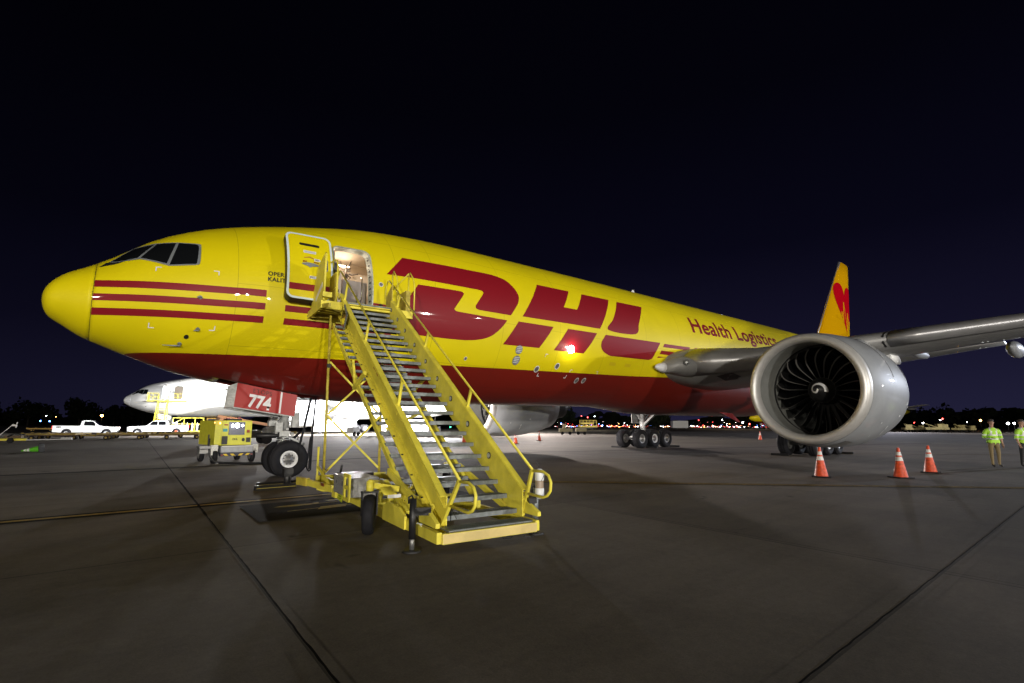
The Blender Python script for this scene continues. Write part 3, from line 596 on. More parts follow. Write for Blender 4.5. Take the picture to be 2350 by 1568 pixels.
def wing(sd):
    mb = MB(); mb.mat('wing'); ys = [2.0, 3.5, 4.6, 6, 8, 10.3, 12, 14, 16, 19, 22, 25, 28, 31.2]
    rings = [[wp(y, c, True, sd) for c in CS + [.08, .05, .02, 0]] + [wp(y, c, False, sd) for c in [.02, .05, .08] + CS[::-1][:-1] + [.98]] for y in ys]
    mb.loft(rings, caps=True); w = mb.build('wing', plane)
    mb = MB(); mb.mat('slat')
    for y0, y1 in ((3.75, 9.1), (10.6, 15.8), (15.84, 21), (21.04, 26), (26.04, 30.8)):
        cs = [.115, .09, .065, .04, .022, .01, .003, 0]
        yy = [y0 + (y1 - y0) * k / 5 for k in range(6)]; rr_ = []
        for y in yy:
            sc_ = lambda c: c
            up = [wp(y, c, True, sd) for c in cs]; lo = [wp(y, c, False, sd) for c in [.003, .01, .022, .04, .06]]
            rr_.append([q + Vector((-.035, 0, .012 if i < len(cs) - 1 else 0)) if i < len(cs) else q + Vector((-.035, 0, -.012)) for i, q in enumerate(up + lo)])
        mb.loft(rr_, caps=True)
    mb.build('leading_edge_slat', w)
    mb = MB(); mb.mat('dark')
    for y in (9.25, 10.45): mb.loft([[wp(yy, c, True, sd) + Vector((-.02, 0, .01)) for c in (.11, .05, .01)] + [wp(yy, c, False, sd) + Vector((-.02, 0, -.01)) for c in (.01, .05)] for yy in (y - .03, y + .03)], caps=True)
    mb.build('slat_gap', w)
    # flap edge line, flap track fairings
    mb = MB(); mb.mat('grey')
    for y, x0_, x1_, zc_, R0 in ((13.25, 37.0, 41.6, 5.62, .42), (9.95, 33.6, 37.25, 5.42, .26), (20.5, 38.2, 42.2, 6.7, .34), (26.0, 40.4, 43.8, 7.5, .28)):
        mb = MB(); mb.mat('grey'); rr_ = []
        for k in range(17):
            t = k / 16; r = R0 * max(.02, (math.sin(math.pi * t ** .8)) ** .55) if 0 < t < 1 else .01
            rr_.append([Vector((x0_ + t * (x1_ - x0_), sd * (y + r * .75 * math.cos(2 * math.pi * j / 18)), zc_ + .05 * t + r * 1.05 * math.sin(2 * math.pi * j / 18))) for j in range(18)])
        mb.loft(rr_, caps=True); mb.build('flap_fairing', w)
    mb = MB(); mb.mat('white'); mb.loft([[Vector((x, sd * (10.0 + wd * math.cos(2 * math.pi * j / 12)), z + h * math.sin(2 * math.pi * j / 12))) for j in range(12)] for x, wd, z, h in ((28.5, .25, 4.7, .3), (30.0, .2, 4.72, .28), (30.9, .06, 4.66, .16))], caps=True); mb.build('pylon_tip', w); mb = MB(); mb.mat('grey'); mb.box((0, 0, -50), (.01, .01, .01)) if False else None
    mb = MB(); mb.mat('white')   # root strake nose and landing light
    mb.lathe([(0, .02), (.12, .11), (.32, .18), (.62, .24)], (20.95, sd * 3.12, 4.27), 'x', 20); mb.build('wing_root_tip', w)
    mb = MB(); mb.mat('wing'); q = [Vector((21.5, sd * 3.12, 4.27))]
    R_ = []
    for k, (x, y, z, rx, rz) in enumerate(((21.56, 3.12, 4.27, .22, .24), (21.9, 3.3, 4.38, .5, .34), (22.6, 3.35, 4.42, .9, .5), (23.6, 3.3, 4.42, 1.1, .66))):
        R_.append([Vector((x, sd * (y - rx + rx * (1 + math.cos(2 * math.pi * j / 20))) * 1.0, z + rz * math.sin(2 * math.pi * j / 20))) for j in range(20)])
    mb.loft(R_, caps=True); mb.build('wing_root_glove', w)
    mb = MB(); mb.mat('glass'); a = Vector((22.12, sd * 4.02, 4.47)); nn = Vector((-.75, sd * .62, -.1)).normalized(); mb.cyl(a - nn * .06, a + nn * .06, .13, .13, 20); mb.mat('plastic'); mb.cyl(a - nn * .04, a + nn * .065, .05, .05, 12); mb.build('landing_light', w)
    mb = MB(); mb.mat('black')
    pl = [(23.4, 4.9), (23.45, 4.4), (24.3, 4.45), (24.3, 4.75), (23.95, 4.75), (23.95, 4.98)]
    mb.add([Vector((x, sd * yy, wp(yy, max(.02, (x - wint(yy)[1]) / (wint(yy)[2] - wint(yy)[1])), False, sd).z - .02)) for x, yy in [(23.8, 4.55), (24.7, 4.5), (25.0, 5.05), (24.75, 5.05), (24.7, 5.3), (23.95, 5.25)]], [(0, 1, 2, 3, 4, 5)]); mb.build('wing_patch', w)
    # wing tip + nav
    return w
for sd in (-1, 1): wing(sd)
# ------------------------------------------------------------------ tail
def tailsurf(name, root, tip, m, th=.09, vertical=True, sd=1):
    mb = MB(); mb.mat(m); rings = []
    for k in range(7):
        t = k / 6; le = Vector(root[0]).lerp(Vector(tip[0]), t); te = Vector(root[1]).lerp(Vector(tip[1]), t); ch = (te - le).length; r = []
        cs = [0, .01, .03, .07, .13, .22, .35, .5, .7, .85, 1]; off = Vector((0, 1, 0)) if vertical else Vector((0, 0, 1))
        for c in cs: r.append(le.lerp(te, c) + off * foil(c, th) * ch)
        for c in cs[1:-1][::-1]: r.append(le.lerp(te, c) - off * foil(c, th) * ch)
        rings.append(r)
    mb.loft(rings, caps=True); return mb.build(name, plane)
FRt = ((48.4, 0, 7.6), (58.2, 0, 7.6)); FTp = ((57.4, 0, 17.95), (60.05, 0, 17.95))
finY = mat('tail_yellow_paint', (.70, .36, .002), .9, 0, 0, spec=0)
fin = tailsurf('tail_fin', FRt, FTp, finY)
def finpt(x, z, off=.012):
    t = (z - 7.6) / (17.95 - 7.6); le = FRt[0][0] + (FTp[0][0] - FRt[0][0]) * t; te = FRt[1][0] + (FTp[1][0] - FRt[1][0]) * t; c = max(0, min(1, (x - le) / (te - le))); return Vector((x, -(foil(c, .09) * (te - le) + off), z))
hp = []
for k in range(48):
    t = 2 * math.pi * k / 48; hx = 16 * math.sin(t) ** 3; hz = 13 * math.cos(t) - 5 * math.cos(2 * t) - 2 * math.cos(3 * t) - math.cos(4 * t)
    x = 57.55 + hx * .185; z = 13.45 + hz * .172; hp.append((x, z))
def clipfin(pts):
    r = []
    te = lambda z: 58.2 + (60.05 - 58.2) * (z - 7.6) / 10.35 - .03
    for (x, z) in pts: r.append((min(x, te(z)), z))
    return r
heart = clipfin(hp); heart = [h for i, h in enumerate(heart) if (Vector(h) - Vector(heart[i - 1])).length > .02]
drape(heart, 0, mat('heart_red', (.52, .003, .012), .9, 0, 0, spec=0), 'heart_emblem', fin, dz=.4, dx=.4, fn=lambda x, z: finpt(x, z, .015))
ecg = [(54.6, 11.9), (55.9, 11.85), (56.25, 12.55), (56.55, 11.55), (57.05, 13.6), (57.75, 11.0), (58.2, 12.7), (58.55, 11.3), (58.8, 11.9)]
mb = MB(); mb.mat(finY)
for a, b in zip(ecg, ecg[1:]):
    A = finpt(*a, .02); B = finpt(*b, .02); d = (B - A).normalized(); n1 = Vector((-d.z, 0, d.x)) * .1; mb.add([A - n1 - d * .06, B - n1 + d * .06, B + n1 + d * .06, A + n1 - d * .06], [(0, 1, 2, 3)])
mb.build('pulse_line', fin)
mb = MB(); mb.mat('slat'); R_ = []
for t in (0, .5, 1):
    le = Vector(FRt[0]).lerp(Vector(FTp[0]), t); R_.append([le + Vector((.22, .10, 0)), le + Vector((.04, .05, 0)), le + Vector((-.03, 0, 0)), le + Vector((.04, -.05, 0)), le + Vector((.22, -.10, 0))])
mb.loft(R_, caps=True); mb.build('fin_leading_edge', fin)
for sd in (-1, 1): tailsurf('tailplane', ((53.6, sd * 1.0, 7.3), (60.2, sd * 1.0, 7.3)), ((60.2, sd * 10.75, 8.7), (62.6, sd * 10.75, 8.7)), 'wing', .09, False)
# ------------------------------------------------------------------ engines
EY, EZ = 9.78, 2.86
def engine(sd, src=None):
    loc = (0, sd * EY, EZ)
    if src: return dup(src, plane, loc=loc)
    mb = MB(); mb.mat('grey')
    mb.lathe([(20.17, 1.90), (20.5, 1.965), (21, 2.01), (21.8, 2.045), (22.8, 2.04), (23.8, 1.95), (24.6, 1.82), (25.4, 1.64), (26.0, 1.48), (25.98, 1.43), (25.0, 1.45)], n=80)
    mb.mat('inner'); mb.lathe([(20.14, 1.585), (20.6, 1.60), (21.2, 1.645), (21.5, 1.655), (22.2, 1.655), (23.2, 1.6)], n=80)
    mb.mat('black'); mb.lathe([(21.44, 1.652), (21.46, 1.640), (21.56, 1.640), (21.58, 1.652)], n=80); mb.lathe([(22.3, 0), (22.31, 1.66)], n=40)
    e = mb.build('engine', plane, loc)
    mb = MB(); mb.mat('lip'); pr = [(20.17, 1.895)]
    for k in range(17):
        t = rad(90 + 180 * k / 16); pr.append((20.07 + .27 * math.cos(t), 1.735 + (.152 if k < 8 else .148) * math.sin(t)))
    pr.append((20.14, 1.587)); mb.lathe(pr, n=96); mb.build('inlet_lip', e)
    mb = MB(); mb.mat('dark'); mb.lathe([(22.05, .48), (21.6, .465), (21.35, .42)], n=40); mb.mat('black'); mb.lathe([(21.35, .42), (21.2, .33), (21.02, .19), (20.9, .08), (20.86, .001)], n=40); sp_ = mb.build('spinner', e)
    mb = MB(); mb.mat('hub')
    for k in range(60): t = 2 * math.pi * k / 60; q = Vector((21.42, .452 * math.cos(t), .452 * math.sin(t))); mb.box(q, (.02, .012, .012))
    mb.build('spinner_bolts', e)
    mb = MB(); mb.mat('wht'); L_ = []; R_ = []
    SPP = [(0, 20.86), (.08, 20.9), (.19, 21.02), (.33, 21.2), (.42, 21.35)]
    def spx(r):
        for (r0, x0), (r1, x1) in zip(SPP, SPP[1:]):
            if r <= r1: return x0 + (x1 - x0) * (r - r0) / (r1 - r0) - .012
        return 21.33
    for k in range(41):
        t = k / 40; ph = rad(330 - 350 * t); r = .05 + .215 * t ** .9; w = .026 + .018 * t
        for S, rr_ in ((L_, r + w), (R_, max(.004, r - w))): S.append((spx(rr_), -rr_ * math.cos(ph), rr_ * math.sin(ph)))
    mb.add(L_ + R_, [(i, i + 1, 42 + i, 41 + i) for i in range(40)], True)
    mb.add([(spx(.06), .045 * math.cos(a) - .04, .045 * math.sin(a) - .02) for a in [2 * math.pi * k / 14 for k in range(14)]], [tuple(range(14))])
    mb.build('spiral_mark', e)
    mb = MB(); n1 = 18; P_ = []; Lh = []
    for i in range(n1):
        t = i / (n1 - 1); r = .45 + (1.635 - .45) * t
        th = -.05 * math.sin(math.pi * min(1, t * 1.05)) + .10 * t ** 5
        xle = 21.42 - .17 * math.sin(math.pi * t) + .20 * t ** 3; ch = .46 + .10 * math.sin(math.pi * t * .8); stg = rad(14 + 38 * t)
        row = []
        for c in (0, .13, .4, .7, 1):
            a = th + c * ch * math.sin(stg) / r - .02 * math.sin(math.pi * c); row.append(Vector((xle + c * ch * math.cos(stg), r * math.cos(a), r * math.sin(a))))
        P_.append(row)
    vs = [q for r_ in P_ for q in r_]; mb.mat('bladele'); mb.add(vs, [(i * 5, i * 5 + 1, i * 5 + 6, i * 5 + 5) for i in range(n1 - 1)], True)
    mb.mat('blade'); mb.add(vs, [(i * 5 + j, i * 5 + j + 1, i * 5 + j + 6, i * 5 + j + 5) for i in range(n1 - 1) for j in (1, 2, 3)], True)
    bmsh = mb.build('fan_blade', mesh_only=True)
    for k in range(22):
        o = link('fan_blade', bmsh, e); o.rotation_euler = (2 * math.pi * (k + .3) / 22, 0, 0)
    mb = MB(); mb.mat('dark'); mb.lathe([(25.0, 1.15), (26.2, 1.05), (27.2, .82), (27.5, .78), (27.45, .7), (26.8, .6), (27.6, .4), (28.6, .05)], n=40); mb.build('exhaust_core', e)
    mb = MB(); mb.mat(mat('cowl_seam', (.10, .10, .11), .6)); 
    for x in (21.95, 24.15): mb.tube([(x, (2.05 if x < 23 else 1.912) * math.cos(a), (2.05 if x < 23 else 1.912) * math.sin(a)) for a in [rad(-95 + 265 * k / 60) for k in range(61)]], .007, 5)
    mb.build('cowl_seam', e)
    mb = MB(); mb.mat('wht')
    for a0, x, s1, s2 in ((218, 22.35, .16, .05), (224, 22.4, .2, .03), (214, 21.4, .06, .06), (230, 21.5, .1, .02), (206, 22.9, .05, .12)):
        a = rad(a0); r = 2.056; q = Vector((x, r * math.cos(a), r * math.sin(a))); tq = Vector((0, -math.sin(a), math.cos(a))); mb.add([q, q + Vector((s2, 0, 0)), q + Vector((s2, 0, 0)) + tq * s1, q + tq * s1], [(0, 1, 2, 3)])
    mb.mat('hub')
    R_ = []
    for x in (20.55, 21.15): R_.append([Vector((x, (2.03 if x > 21 else 1.983) * math.cos(rad(a)), (2.03 if x > 21 else 1.983) * math.sin(rad(a)))) for a in (243, 247, 251, 255, 259)])
    mb.loft(R_, caps=False, wrap=False); mb.build('cowl_marking', e)
    mb = MB(); mb.mat('grey'); mb.loft([[Vector((x, w * math.cos(a), z + h * math.sin(a))) for a in [2 * math.pi * j / 16 for j in range(16)]] for x, w, z, h in ((22.9, .05, 1.98, .05), (24.4, .2, 1.9, .16), (25.8, .28, 1.95, .42), (27.5, .28, 1.8, .6), (30.5, .15, 1.8, .3))], caps=True); mb.build('pylon', e)
    return e
eng = engine(-1); engine(1, eng)
# ------------------------------------------------------------------ landing gear
def tyre_mesh(R, w, rimr, whiterim=True):
    h = w / 2
    mb = MB(); mb.mat('rubber'); pr = [(-h * .55, rimr * 1.02), (-h * .86, rimr * 1.12), (-h, R * .74), (-h * .97, R * .86), (-h * .80, R * .955), (-h * .5, R * .992)]
    g = []
    for k in (-.34, -.12, .12, .34): g += [((k - .02) * w, R), ((k - .015) * w, R * .985), ((k + .015) * w, R * .985), ((k + .02) * w, R)]
    mb.lathe(pr + g + [(-a, b) for a, b in pr[::-1]], axis='y', n=48); t = mb.build('tyre', mesh_only=True)
    mb = MB(); mb.mat('rim' if whiterim else 'hub'); s_ = -1
    for s_ in (-1, 1):
        mb.mat('rim' if whiterim else 'hub'); mb.lathe([(s_ * h * .55, rimr * 1.03), (s_ * h * .80, rimr * 1.03), (s_ * h * .82, rimr * .98), (s_ * h * .72, rimr * .78), (s_ * h * .5, rimr * .72)], axis='y', n=40)
        mb.mat('hub'); mb.lathe([(s_ * h * .5, rimr * .73), (s_ * h * .45, rimr * .5), (s_ * h * .78, rimr * .42), (s_ * h * .80, rimr * .12), (s_ * h * .9, rimr * .10), (s_ * h * .9, .001)], axis='y', n=32)
        mb.mat('black')
        for k in range(9):
            a = 2 * math.pi * k / 9; q = Vector((rimr * .61 * math.sin(a), s_ * h * .52, rimr * .61 * math.cos(a))); mb.cyl(q, q + Vector((0, s_ * .02, 0)), rimr * .075, n=10)
    r = mb.build('rim', mesh_only=True); return t, r
T1, R1_ = tyre_mesh(.545, .44, .245); T2, R2_ = tyre_mesh(.64, .50, .30, False); _, R3_ = tyre_mesh(.64, .50, .30, True)
mb = MB(); mb.mat('gear'); mb.cyl((5.83, 0, 1.35), (5.80, 0, 2.7), .13, .15, 20); mb.cyl((5.84, 0, 1.02), (5.83, 0, 1.36), .17, .19, 20)
for z in (1.08, 1.14, 1.20, 1.30): mb.mat('chrome'); mb.cyl((5.835, 0, z), (5.835, 0, z + .03), .205, .205, 24)
mb.mat('chrome'); mb.cyl((5.89, 0, .5), (5.84, 0, 1.05), .105, .105, 20); mb.mat('gear'); mb.cyl((5.89, -.4, .545), (5.89, .4, .545), .10, .10, 16)
mb.bar((5.95, 0, 1.2), (6.45, 0, .95), .16, .06); mb.bar((6.45, 0, .95), (5.98, 0, .6), .14, .05)
mb.mat('black'); mb.cyl((5.05, -.12, 1.25), (5.85, -.12, 1.25), .075, .075, 14); mb.cyl((5.05, .12, 1.25), (5.85, .12, 1.25), .075, .075, 14); mb.mat('gear')
mb.bar((5.8, 0, 1.9), (4.7, 0, 2.55), .12, .12); mb.bar((5.8, -.22, 1.3), (5.8, .22, 1.3), .3, .16); mb.box((5.62, -.2, 1.5), (.2, .12, .28)); mb.box((6.1, -.16, 1.72), (.2, .16, .46)); mb.box((5.5, .05, 1.62), (.26, .2, .16))
mb.mat('dark'); random.seed(11)
for k in range(16):
    a = Vector((5.83 + random.uniform(-.3, .35), random.uniform(-.25, .2), random.uniform(1.2, 2.2))); b = a + Vector((random.uniform(-.25, .25), random.uniform(-.1, .1), random.uniform(-.35, .35))); mb.tube([a, (a + b) / 2 + Vector((.06, -.05, 0)), b], .013, 6)
mb.mat('gear')
for k in range(10): a = Vector((5.8 + random.uniform(-.28, .3), random.uniform(-.25, -.05), random.uniform(1.15, 1.8))); mb.box(a, (.08, .07, .06))
ng = mb.build('nose_gear', plane)
for y in (-.38, .38): link('tyre', T1, ng, (5.89, y, .545)); link('rim', R1_, ng, (5.89, y, .545))
# nose gear doors
gdm = mat('gear_door_red', (.36, .016, .014), .32, 0, .4)
for sd in (-1, 1):
    mb = MB(); mb.mat(gdm); A = [(4.31, 2.76), (5.95, 2.47), (5.90, 1.83), (4.26, 2.08)]; mb.prism([(a, b) for a, b in A], 'y', sd * .75, sd * .72)
    mb.mat('gear'); mb.prism([(4.31, 2.76), (5.93, 2.45), (5.88, 1.80), (4.24, 2.05)], 'y', sd * .715, sd * .66)
    mb.add([(4.31, sd * .75, 2.76), (4.26, sd * .75, 2.08), (4.06, sd * .62, 2.07), (4.14, sd * .62, 2.68)], [(0, 1, 2, 3)]) if sd < 0 else None
    if sd < 0:
        for k in range(7): z = 2.15 + k * .075; mb.box((4.15 + .01 * k, -.70, z), (.1, .02, .02))
    mb.build('gear_door', ng)
mt = basis_m((4.60, -.756, 2.105), (.985, 0, -.17), (.12, 0, 1)); text('lettering', '774', .50, 'wht', ng, mt, .018, .82)
mt = basis_m((4.72, -.756, 2.50), (.985, 0, -.17), (.02, 0, 1)); text('lettering', 'ETOPS', .17, 'ink', ng, mt, 0, 1.0, 1.1)
mb = MB(); mb.mat('wht'); mb.prism([(5.48, 2.545), (5.53, 2.535), (5.50, 1.905), (5.45, 1.915)], 'y', -.7565, -.752); mb.build('door_stripe', ng)
# hanging power cables at the nose gear
mb = MB(); mb.mat('rubber')
mb.tube([(6.45, -.45, 2.42), (6.30, -.5, 1.6), (6.15, -.55, .85), (6.02, -.4, .5)], .035, 8); mb.tube([(6.65, -.3, 2.42), (6.55, -.45, 1.5), (6.50, -.5, .6), (6.5, -.5, .25), (6.46, -.5, .18), (6.42, -.5, .3), (6.5, -.48, 1.2)], .026, 8); mb.tube([(6.66, -.25, 2.42), (6.58, -.4, 1.5), (6.56, -.45, .5), (6.54, -.5, .2), (6.48, -.5, .16)], .026, 8)
mb.tube([(6.4, .2, 1.36), (6.2, .1, 1.2), (5.9, .0, .9), (5.6, .1, .6)], .04, 8)
tag(mb.build('power_cable'), 'black rubber power cables hanging from the belly beside the nose wheel', 'cable')
def main_gear(sd):
    y = sd * 5.49; mb = MB(); mb.mat('gear'); mb.cyl((31.7, y, .9), (31.55, y, 2.0), .17, .2, 20); mb.cyl((31.55, y, 2.0), (31.3, y - sd * .1, 3.6), .24, .3, 20); mb.mat('chrome'); mb.cyl((31.77, y, .64), (31.7, y, 1.0), .12, .12, 16); mb.mat('gear')
    mb.cyl((30.25, y, .68), (33.3, y, .68), .14, .14, 14); mb.bar((31.6, y, 1.7), (32.9, y - sd * .3, 2.9), .14, .14); mb.bar((31.6, y, 1.5), (31.3, y - sd * 2.0, 2.9), .16, .16); mb.bar((31.6, y, 1.9), (30.2, y, 3.0), .14, .14)
    mb.box((31.3, y + sd * .35, 2.35), (1.0, .05, 1.3)); mb.mat('dark'); random.seed(int(20 + sd))
    for k in range(14):
        a = Vector((31.6 + random.uniform(-.9, .8), y + random.uniform(-.3, .3), random.uniform(.7, 2.4))); b = a + Vector((random.uniform(-.3, .3), random.uniform(-.15, .15), random.uniform(-.4, .4))); mb.tube([a, (a + b) / 2 + Vector((.05, 0, 0)), b], .02, 6)
    for dx in (-1.46, 0, 1.46): mb.cyl((31.77 + dx, y - .75, .64), (31.77 + dx, y + .75, .64), .09, .09, 14)
    g = mb.build('main_gear', plane)
    for dx in (-1.46, 0, 1.46):
        for dy in (-.7, .7):
            link('tyre', T2, g, (31.77 + dx, y + dy, .64)); link('rim', R3_ if dx == 0 else R2_, g, (31.77 + dx, y + dy, .64))
    return g
main_gear(-1); main_gear(1)
mb = MB(); mb.mat(gdm); mb.add([(27.5, -2.6, 2.3), (28.6, -2.75, 2.25), (28.8, -3.1, 1.75), (28.4, -3.1, 1.8)], [(0, 1, 2, 3)]); mb.add([(27.5, -2.58, 2.3), (28.6, -2.73, 2.25), (28.8, -3.08, 1.75), (28.4, -3.08, 1.8)], [(3, 2, 1, 0)]); mb.build('open_panel', plane)
# ================================================================== passenger stairs
SH = rad(5.9); SO = Vector((6.458, -10.641, 0))
stairs = thing('passenger_stairs', 'yellow mobile passenger stairs with grey treads leading up to the open airplane door', 'boarding stairs', SO, -SH)
RUN, RISE, N0 = .2757, .1869, .352
def nz(v): return N0 + RISE / RUN * v
UL, UR = -1.20, 0.0
# treads, upper flight: serrated grating with a solid nosing
mb = MB(); mb.mat('steel'); mb.box(((UL + UR) / 2, .012, -.03), (UR - UL, .024, .06)); mb.box(((UL + UR) / 2, .262, -.03), (UR - UL, .012, .05))
for k in range(30): u = UL + .02 + (UR - UL - .04) * k / 29; mb.box((u, .137, -.014), (.009, .24, .026))
for v in (.06, .11, .16, .21): mb.box(((UL + UR) / 2, v, -.012), (UR - UL, .007, .018))
for k in range(60): u = UL + .01 + (UR - UL - .02) * k / 59; mb.add([(u - .006, .0, 0), (u + .006, 0, 0), (u, 0, .009), (u - .006, .024, 0), (u + .006, .024, 0), (u, .024, .009)], [(0, 1, 2), (3, 5, 4), (0, 2, 5, 3), (1, 4, 5, 2)])
tread = mb.build('tread', mesh_only=True)
for k in range(23): link('tread', tread, stairs, (0, RUN * k, N0 + RISE * k))
mb = MB(); mb.mat('steel'); mb.box((-.70, 0, 0), (1.2, .20, .045)); mb.box((-.70, -.1, -.01), (1.2, .012, .06)); tr2 = mb.build('lower_tread', mesh_only=True)
for k in range(4, 23): v = RUN * k + .38; link('lower_tread', tr2, stairs, (0, v, nz(v) - .66))
sl = math.atan2(RISE, RUN)
def stringer(u, th, v0, v1, top, bot, name, m='styel', flange=True):
    mb = MB(); mb.mat(m)
    P_ = [(v0, nz(v0) - bot), (v1, nz(v1) - bot), (v1, nz(v1) + top), (v0, nz(v0) + top)]
    mb.prism(P_, 'x', u - th / 2, u + th / 2)
    if flange:
        out_s = -1 if u < -.6 else 1
        for dz0, w in ((top, .10), (top * .62, .05), (-bot, .10), (-bot + .10, .04)):
            mb.bar((u + out_s * w / 2, v0, nz(v0) + dz0), (u + out_s * w / 2, v1, nz(v1) + dz0), w, .02)
    return mb.build(name, stairs)
stringer(-1.225, .02, -.12, 6.1, .37, .20, 'stringer'); stringer(.025, .02, -.12, 6.1, .37, .20, 'stringer')
for u in (-1.30, -.12):
    mb = MB(); mb.mat('styel'); v0, v1 = .95, 6.6; mb.prism([(v0, nz(v0) - .76), (v1, nz(v1) - .76), (v1, nz(v1) - .64), (v0, nz(v0) - .64)], 'x', u - .03, u + .03)
    mb.mat('dark')
    for k in range(14): v = v0 + .2 + k * .42; mb.cyl((u - .034, v, nz(v) - .70), (u + .034, v, nz(v) - .70), .009, n=8)
    mb.build('lower_stringer', stairs)
# bolts on the left stringer, step lights on the right one
mb = MB(); mb.mat('dark')
for k in range(15): v = .1 + .42 * k; mb.cyl((-1.30, v, nz(v) - .15), (-1.33, v, nz(v) - .15), .011, n=8)
mb.build('stringer_bolts', stairs)
for v, r in ((.86, .055), (1.63, .055), (2.35, .055), (3.0, .05), (3.63, .05), (4.3, .05), (4.95, .05), (5.5, .05), (6.0, .05)):
    z = nz(v) + .16
    mb = MB(); mb.mat('black'); mb.cyl((.014, v, z), (.002, v, z), r, n=20); mb.mat(mat('lamp_lens', (.42, .44, .40), .3)); mb.cyl((.002, v, z), (-.004, v, z), r * .72, n=20); mb.build('step_light', stairs)
# handrails
def rail(u, name, H=.905, ve=-.57):
    mb = MB(); mb.mat('styel'); pts = []
    pts += [(u, 6.55, nz(5.15) + .98 + .0), (u, 6.66, nz(5.15) + 1.12)] if False else []
    sh = ve + .57; a = Vector((u, ve, nz(ve) + H + .01)); b = Vector((u, 6.32, nz(6.32) + .88))
    if u > -.6: b = Vector((u, 6.42, nz(6.42) + .78))
    zz = a.z - .90; loop = [Vector((u, v + sh * .95, z + zz)) for v, z in ((-.80, .905), (-.93, .86), (-.985, .77), (-.97, .65), (-.90, .58), (-.80, .545), (-.28, .56))]
    top = [b, b + Vector((0, .12, .02)), b + Vector((0, .24, -.10)), b + Vector((0, .30, -.28)), b + Vector((0, .26, -.48)), b + Vector((0, .02, -.74)), Vector((u, 6.1, nz(6.1) + .35))]
    mb.tube([a, b], .021, 10); mb.tube([a] + loop, .021, 10); mb.tube(top, .021, 10)
    mb.bar((u, ve + .03, a.z), (u, -.04, .26), .045, .045, (1, 0, 0))
    for vt, vb in ((1.63, 1.80), (3.66, 3.90), (5.55, 5.80)): mb.bar((u, vt, nz(vt) + H), (u, vb + .05, nz(vb) + .20), .045, .045, (1, 0, 0))
    return mb.build(name, stairs)
rail(-1.255, 'handrail'); rail(.075, 'handrail', .79, -.32)
# base frame
mb = MB(); mb.mat('styel')
mb.box((-1.5, 2.05, .19), (.07, 5.1, .14)); mb.box((.02, 2.6, .19), (.07, 6.2, .14)); mb.mat(mat('worn_cream_yellow', (.66, .52, .20), .55, 0, 0, .15, 3)); mb.box((-.74, -.50, .18), (1.46, .07, .13)); mb.mat('styel'); mb.box((-.72, 4.6, .24), (1.53, .09, .16)); mb.box((-.72, 6.35, .30), (1.7, .10, .16)); mb.box((-.72, 2.3, .24), (1.53, .09, .14)); mb.box((-1.42, 5.5, .30), (.08, 1.8, .12)); mb.box((.04, 5.6, .30), (.08, 1.6, .12))
mb.bar((-1.40, .85, .30), (-1.40, 1.85, .66), .07, .05); mb.bar((-1.40, 1.85, .66), (-1.40, 2.5, .60), .07, .05); mb.bar((-1.40, 1.75, .62), (-1.40, 1.55, .30), .07, .07); mb.bar((-1.42, 1.95, .62), (-1.42, 2.1, .30), .07, .07)
mb.bar((-1.34, -.05, .26), (-1.34, 1.9, .82), .06, .11); mb.bar((-1.33, .35, .24), (-1.33, .1, .5), .06, .06); mb.prism([(-.45, .3), (.1, .3), (.1, .42), (-.1, .52), (-.45, .36)], 'x', -1.53, -1.47); mb.prism([(-.45, .3), (.1, .3), (.1, .42), (-.1, .50), (-.45, .36)], 'x', .06, .12)
mb.prism([(.55, .12), (1.5, .12), (1.5, .34), (1.25, .42), (.8, .40), (.55, .3)], 'x', -1.56, -1.52)
mb.bar((.04, .3, .3), (.04, 2.0, .85), .06, .09); mb.bar((-1.3, 1.6, .3), (-.1, 1.6, .3), .08, .08); mb.bar((-1.1, 2.2, .32), (-.2, 3.6, .34), .05, .06); mb.bar((-.2, 2.2, .32), (-1.1, 3.6, .34), .05, .06)
mb.build('base_frame', stairs, bevel=.006)
mb = MB(); mb.mat('steel'); mb.box((-.70, -.33, .248), (1.30, .27, .02))
for k in range(40): u = -1.28 + 1.24 * k / 39; mb.box((u, -.33, .262), (.008, .27, .010))
mb.build('bottom_step', stairs)
mb = MB(); mb.mat(mat('red_stencil', (.30, .02, .03), .6)); mb.build('x', stairs) if False else None
text('lettering', 'S7204', .13, mat('red_stencil', (.34, .02, .03), .6), stairs, basis_m((-1.537, .78, .185), (0, -1, 0), (0, 0, 1)), .004, .72)
text('lettering', 'DHL', .15, mat('red_stencil', (.34, .02, .03), .6), stairs, basis_m((-1.238, 3.32, nz(3.32) + .13), (0, -math.cos(sl), -math.sin(sl)), (0, -math.sin(sl), math.cos(sl))), .006, 1.25)
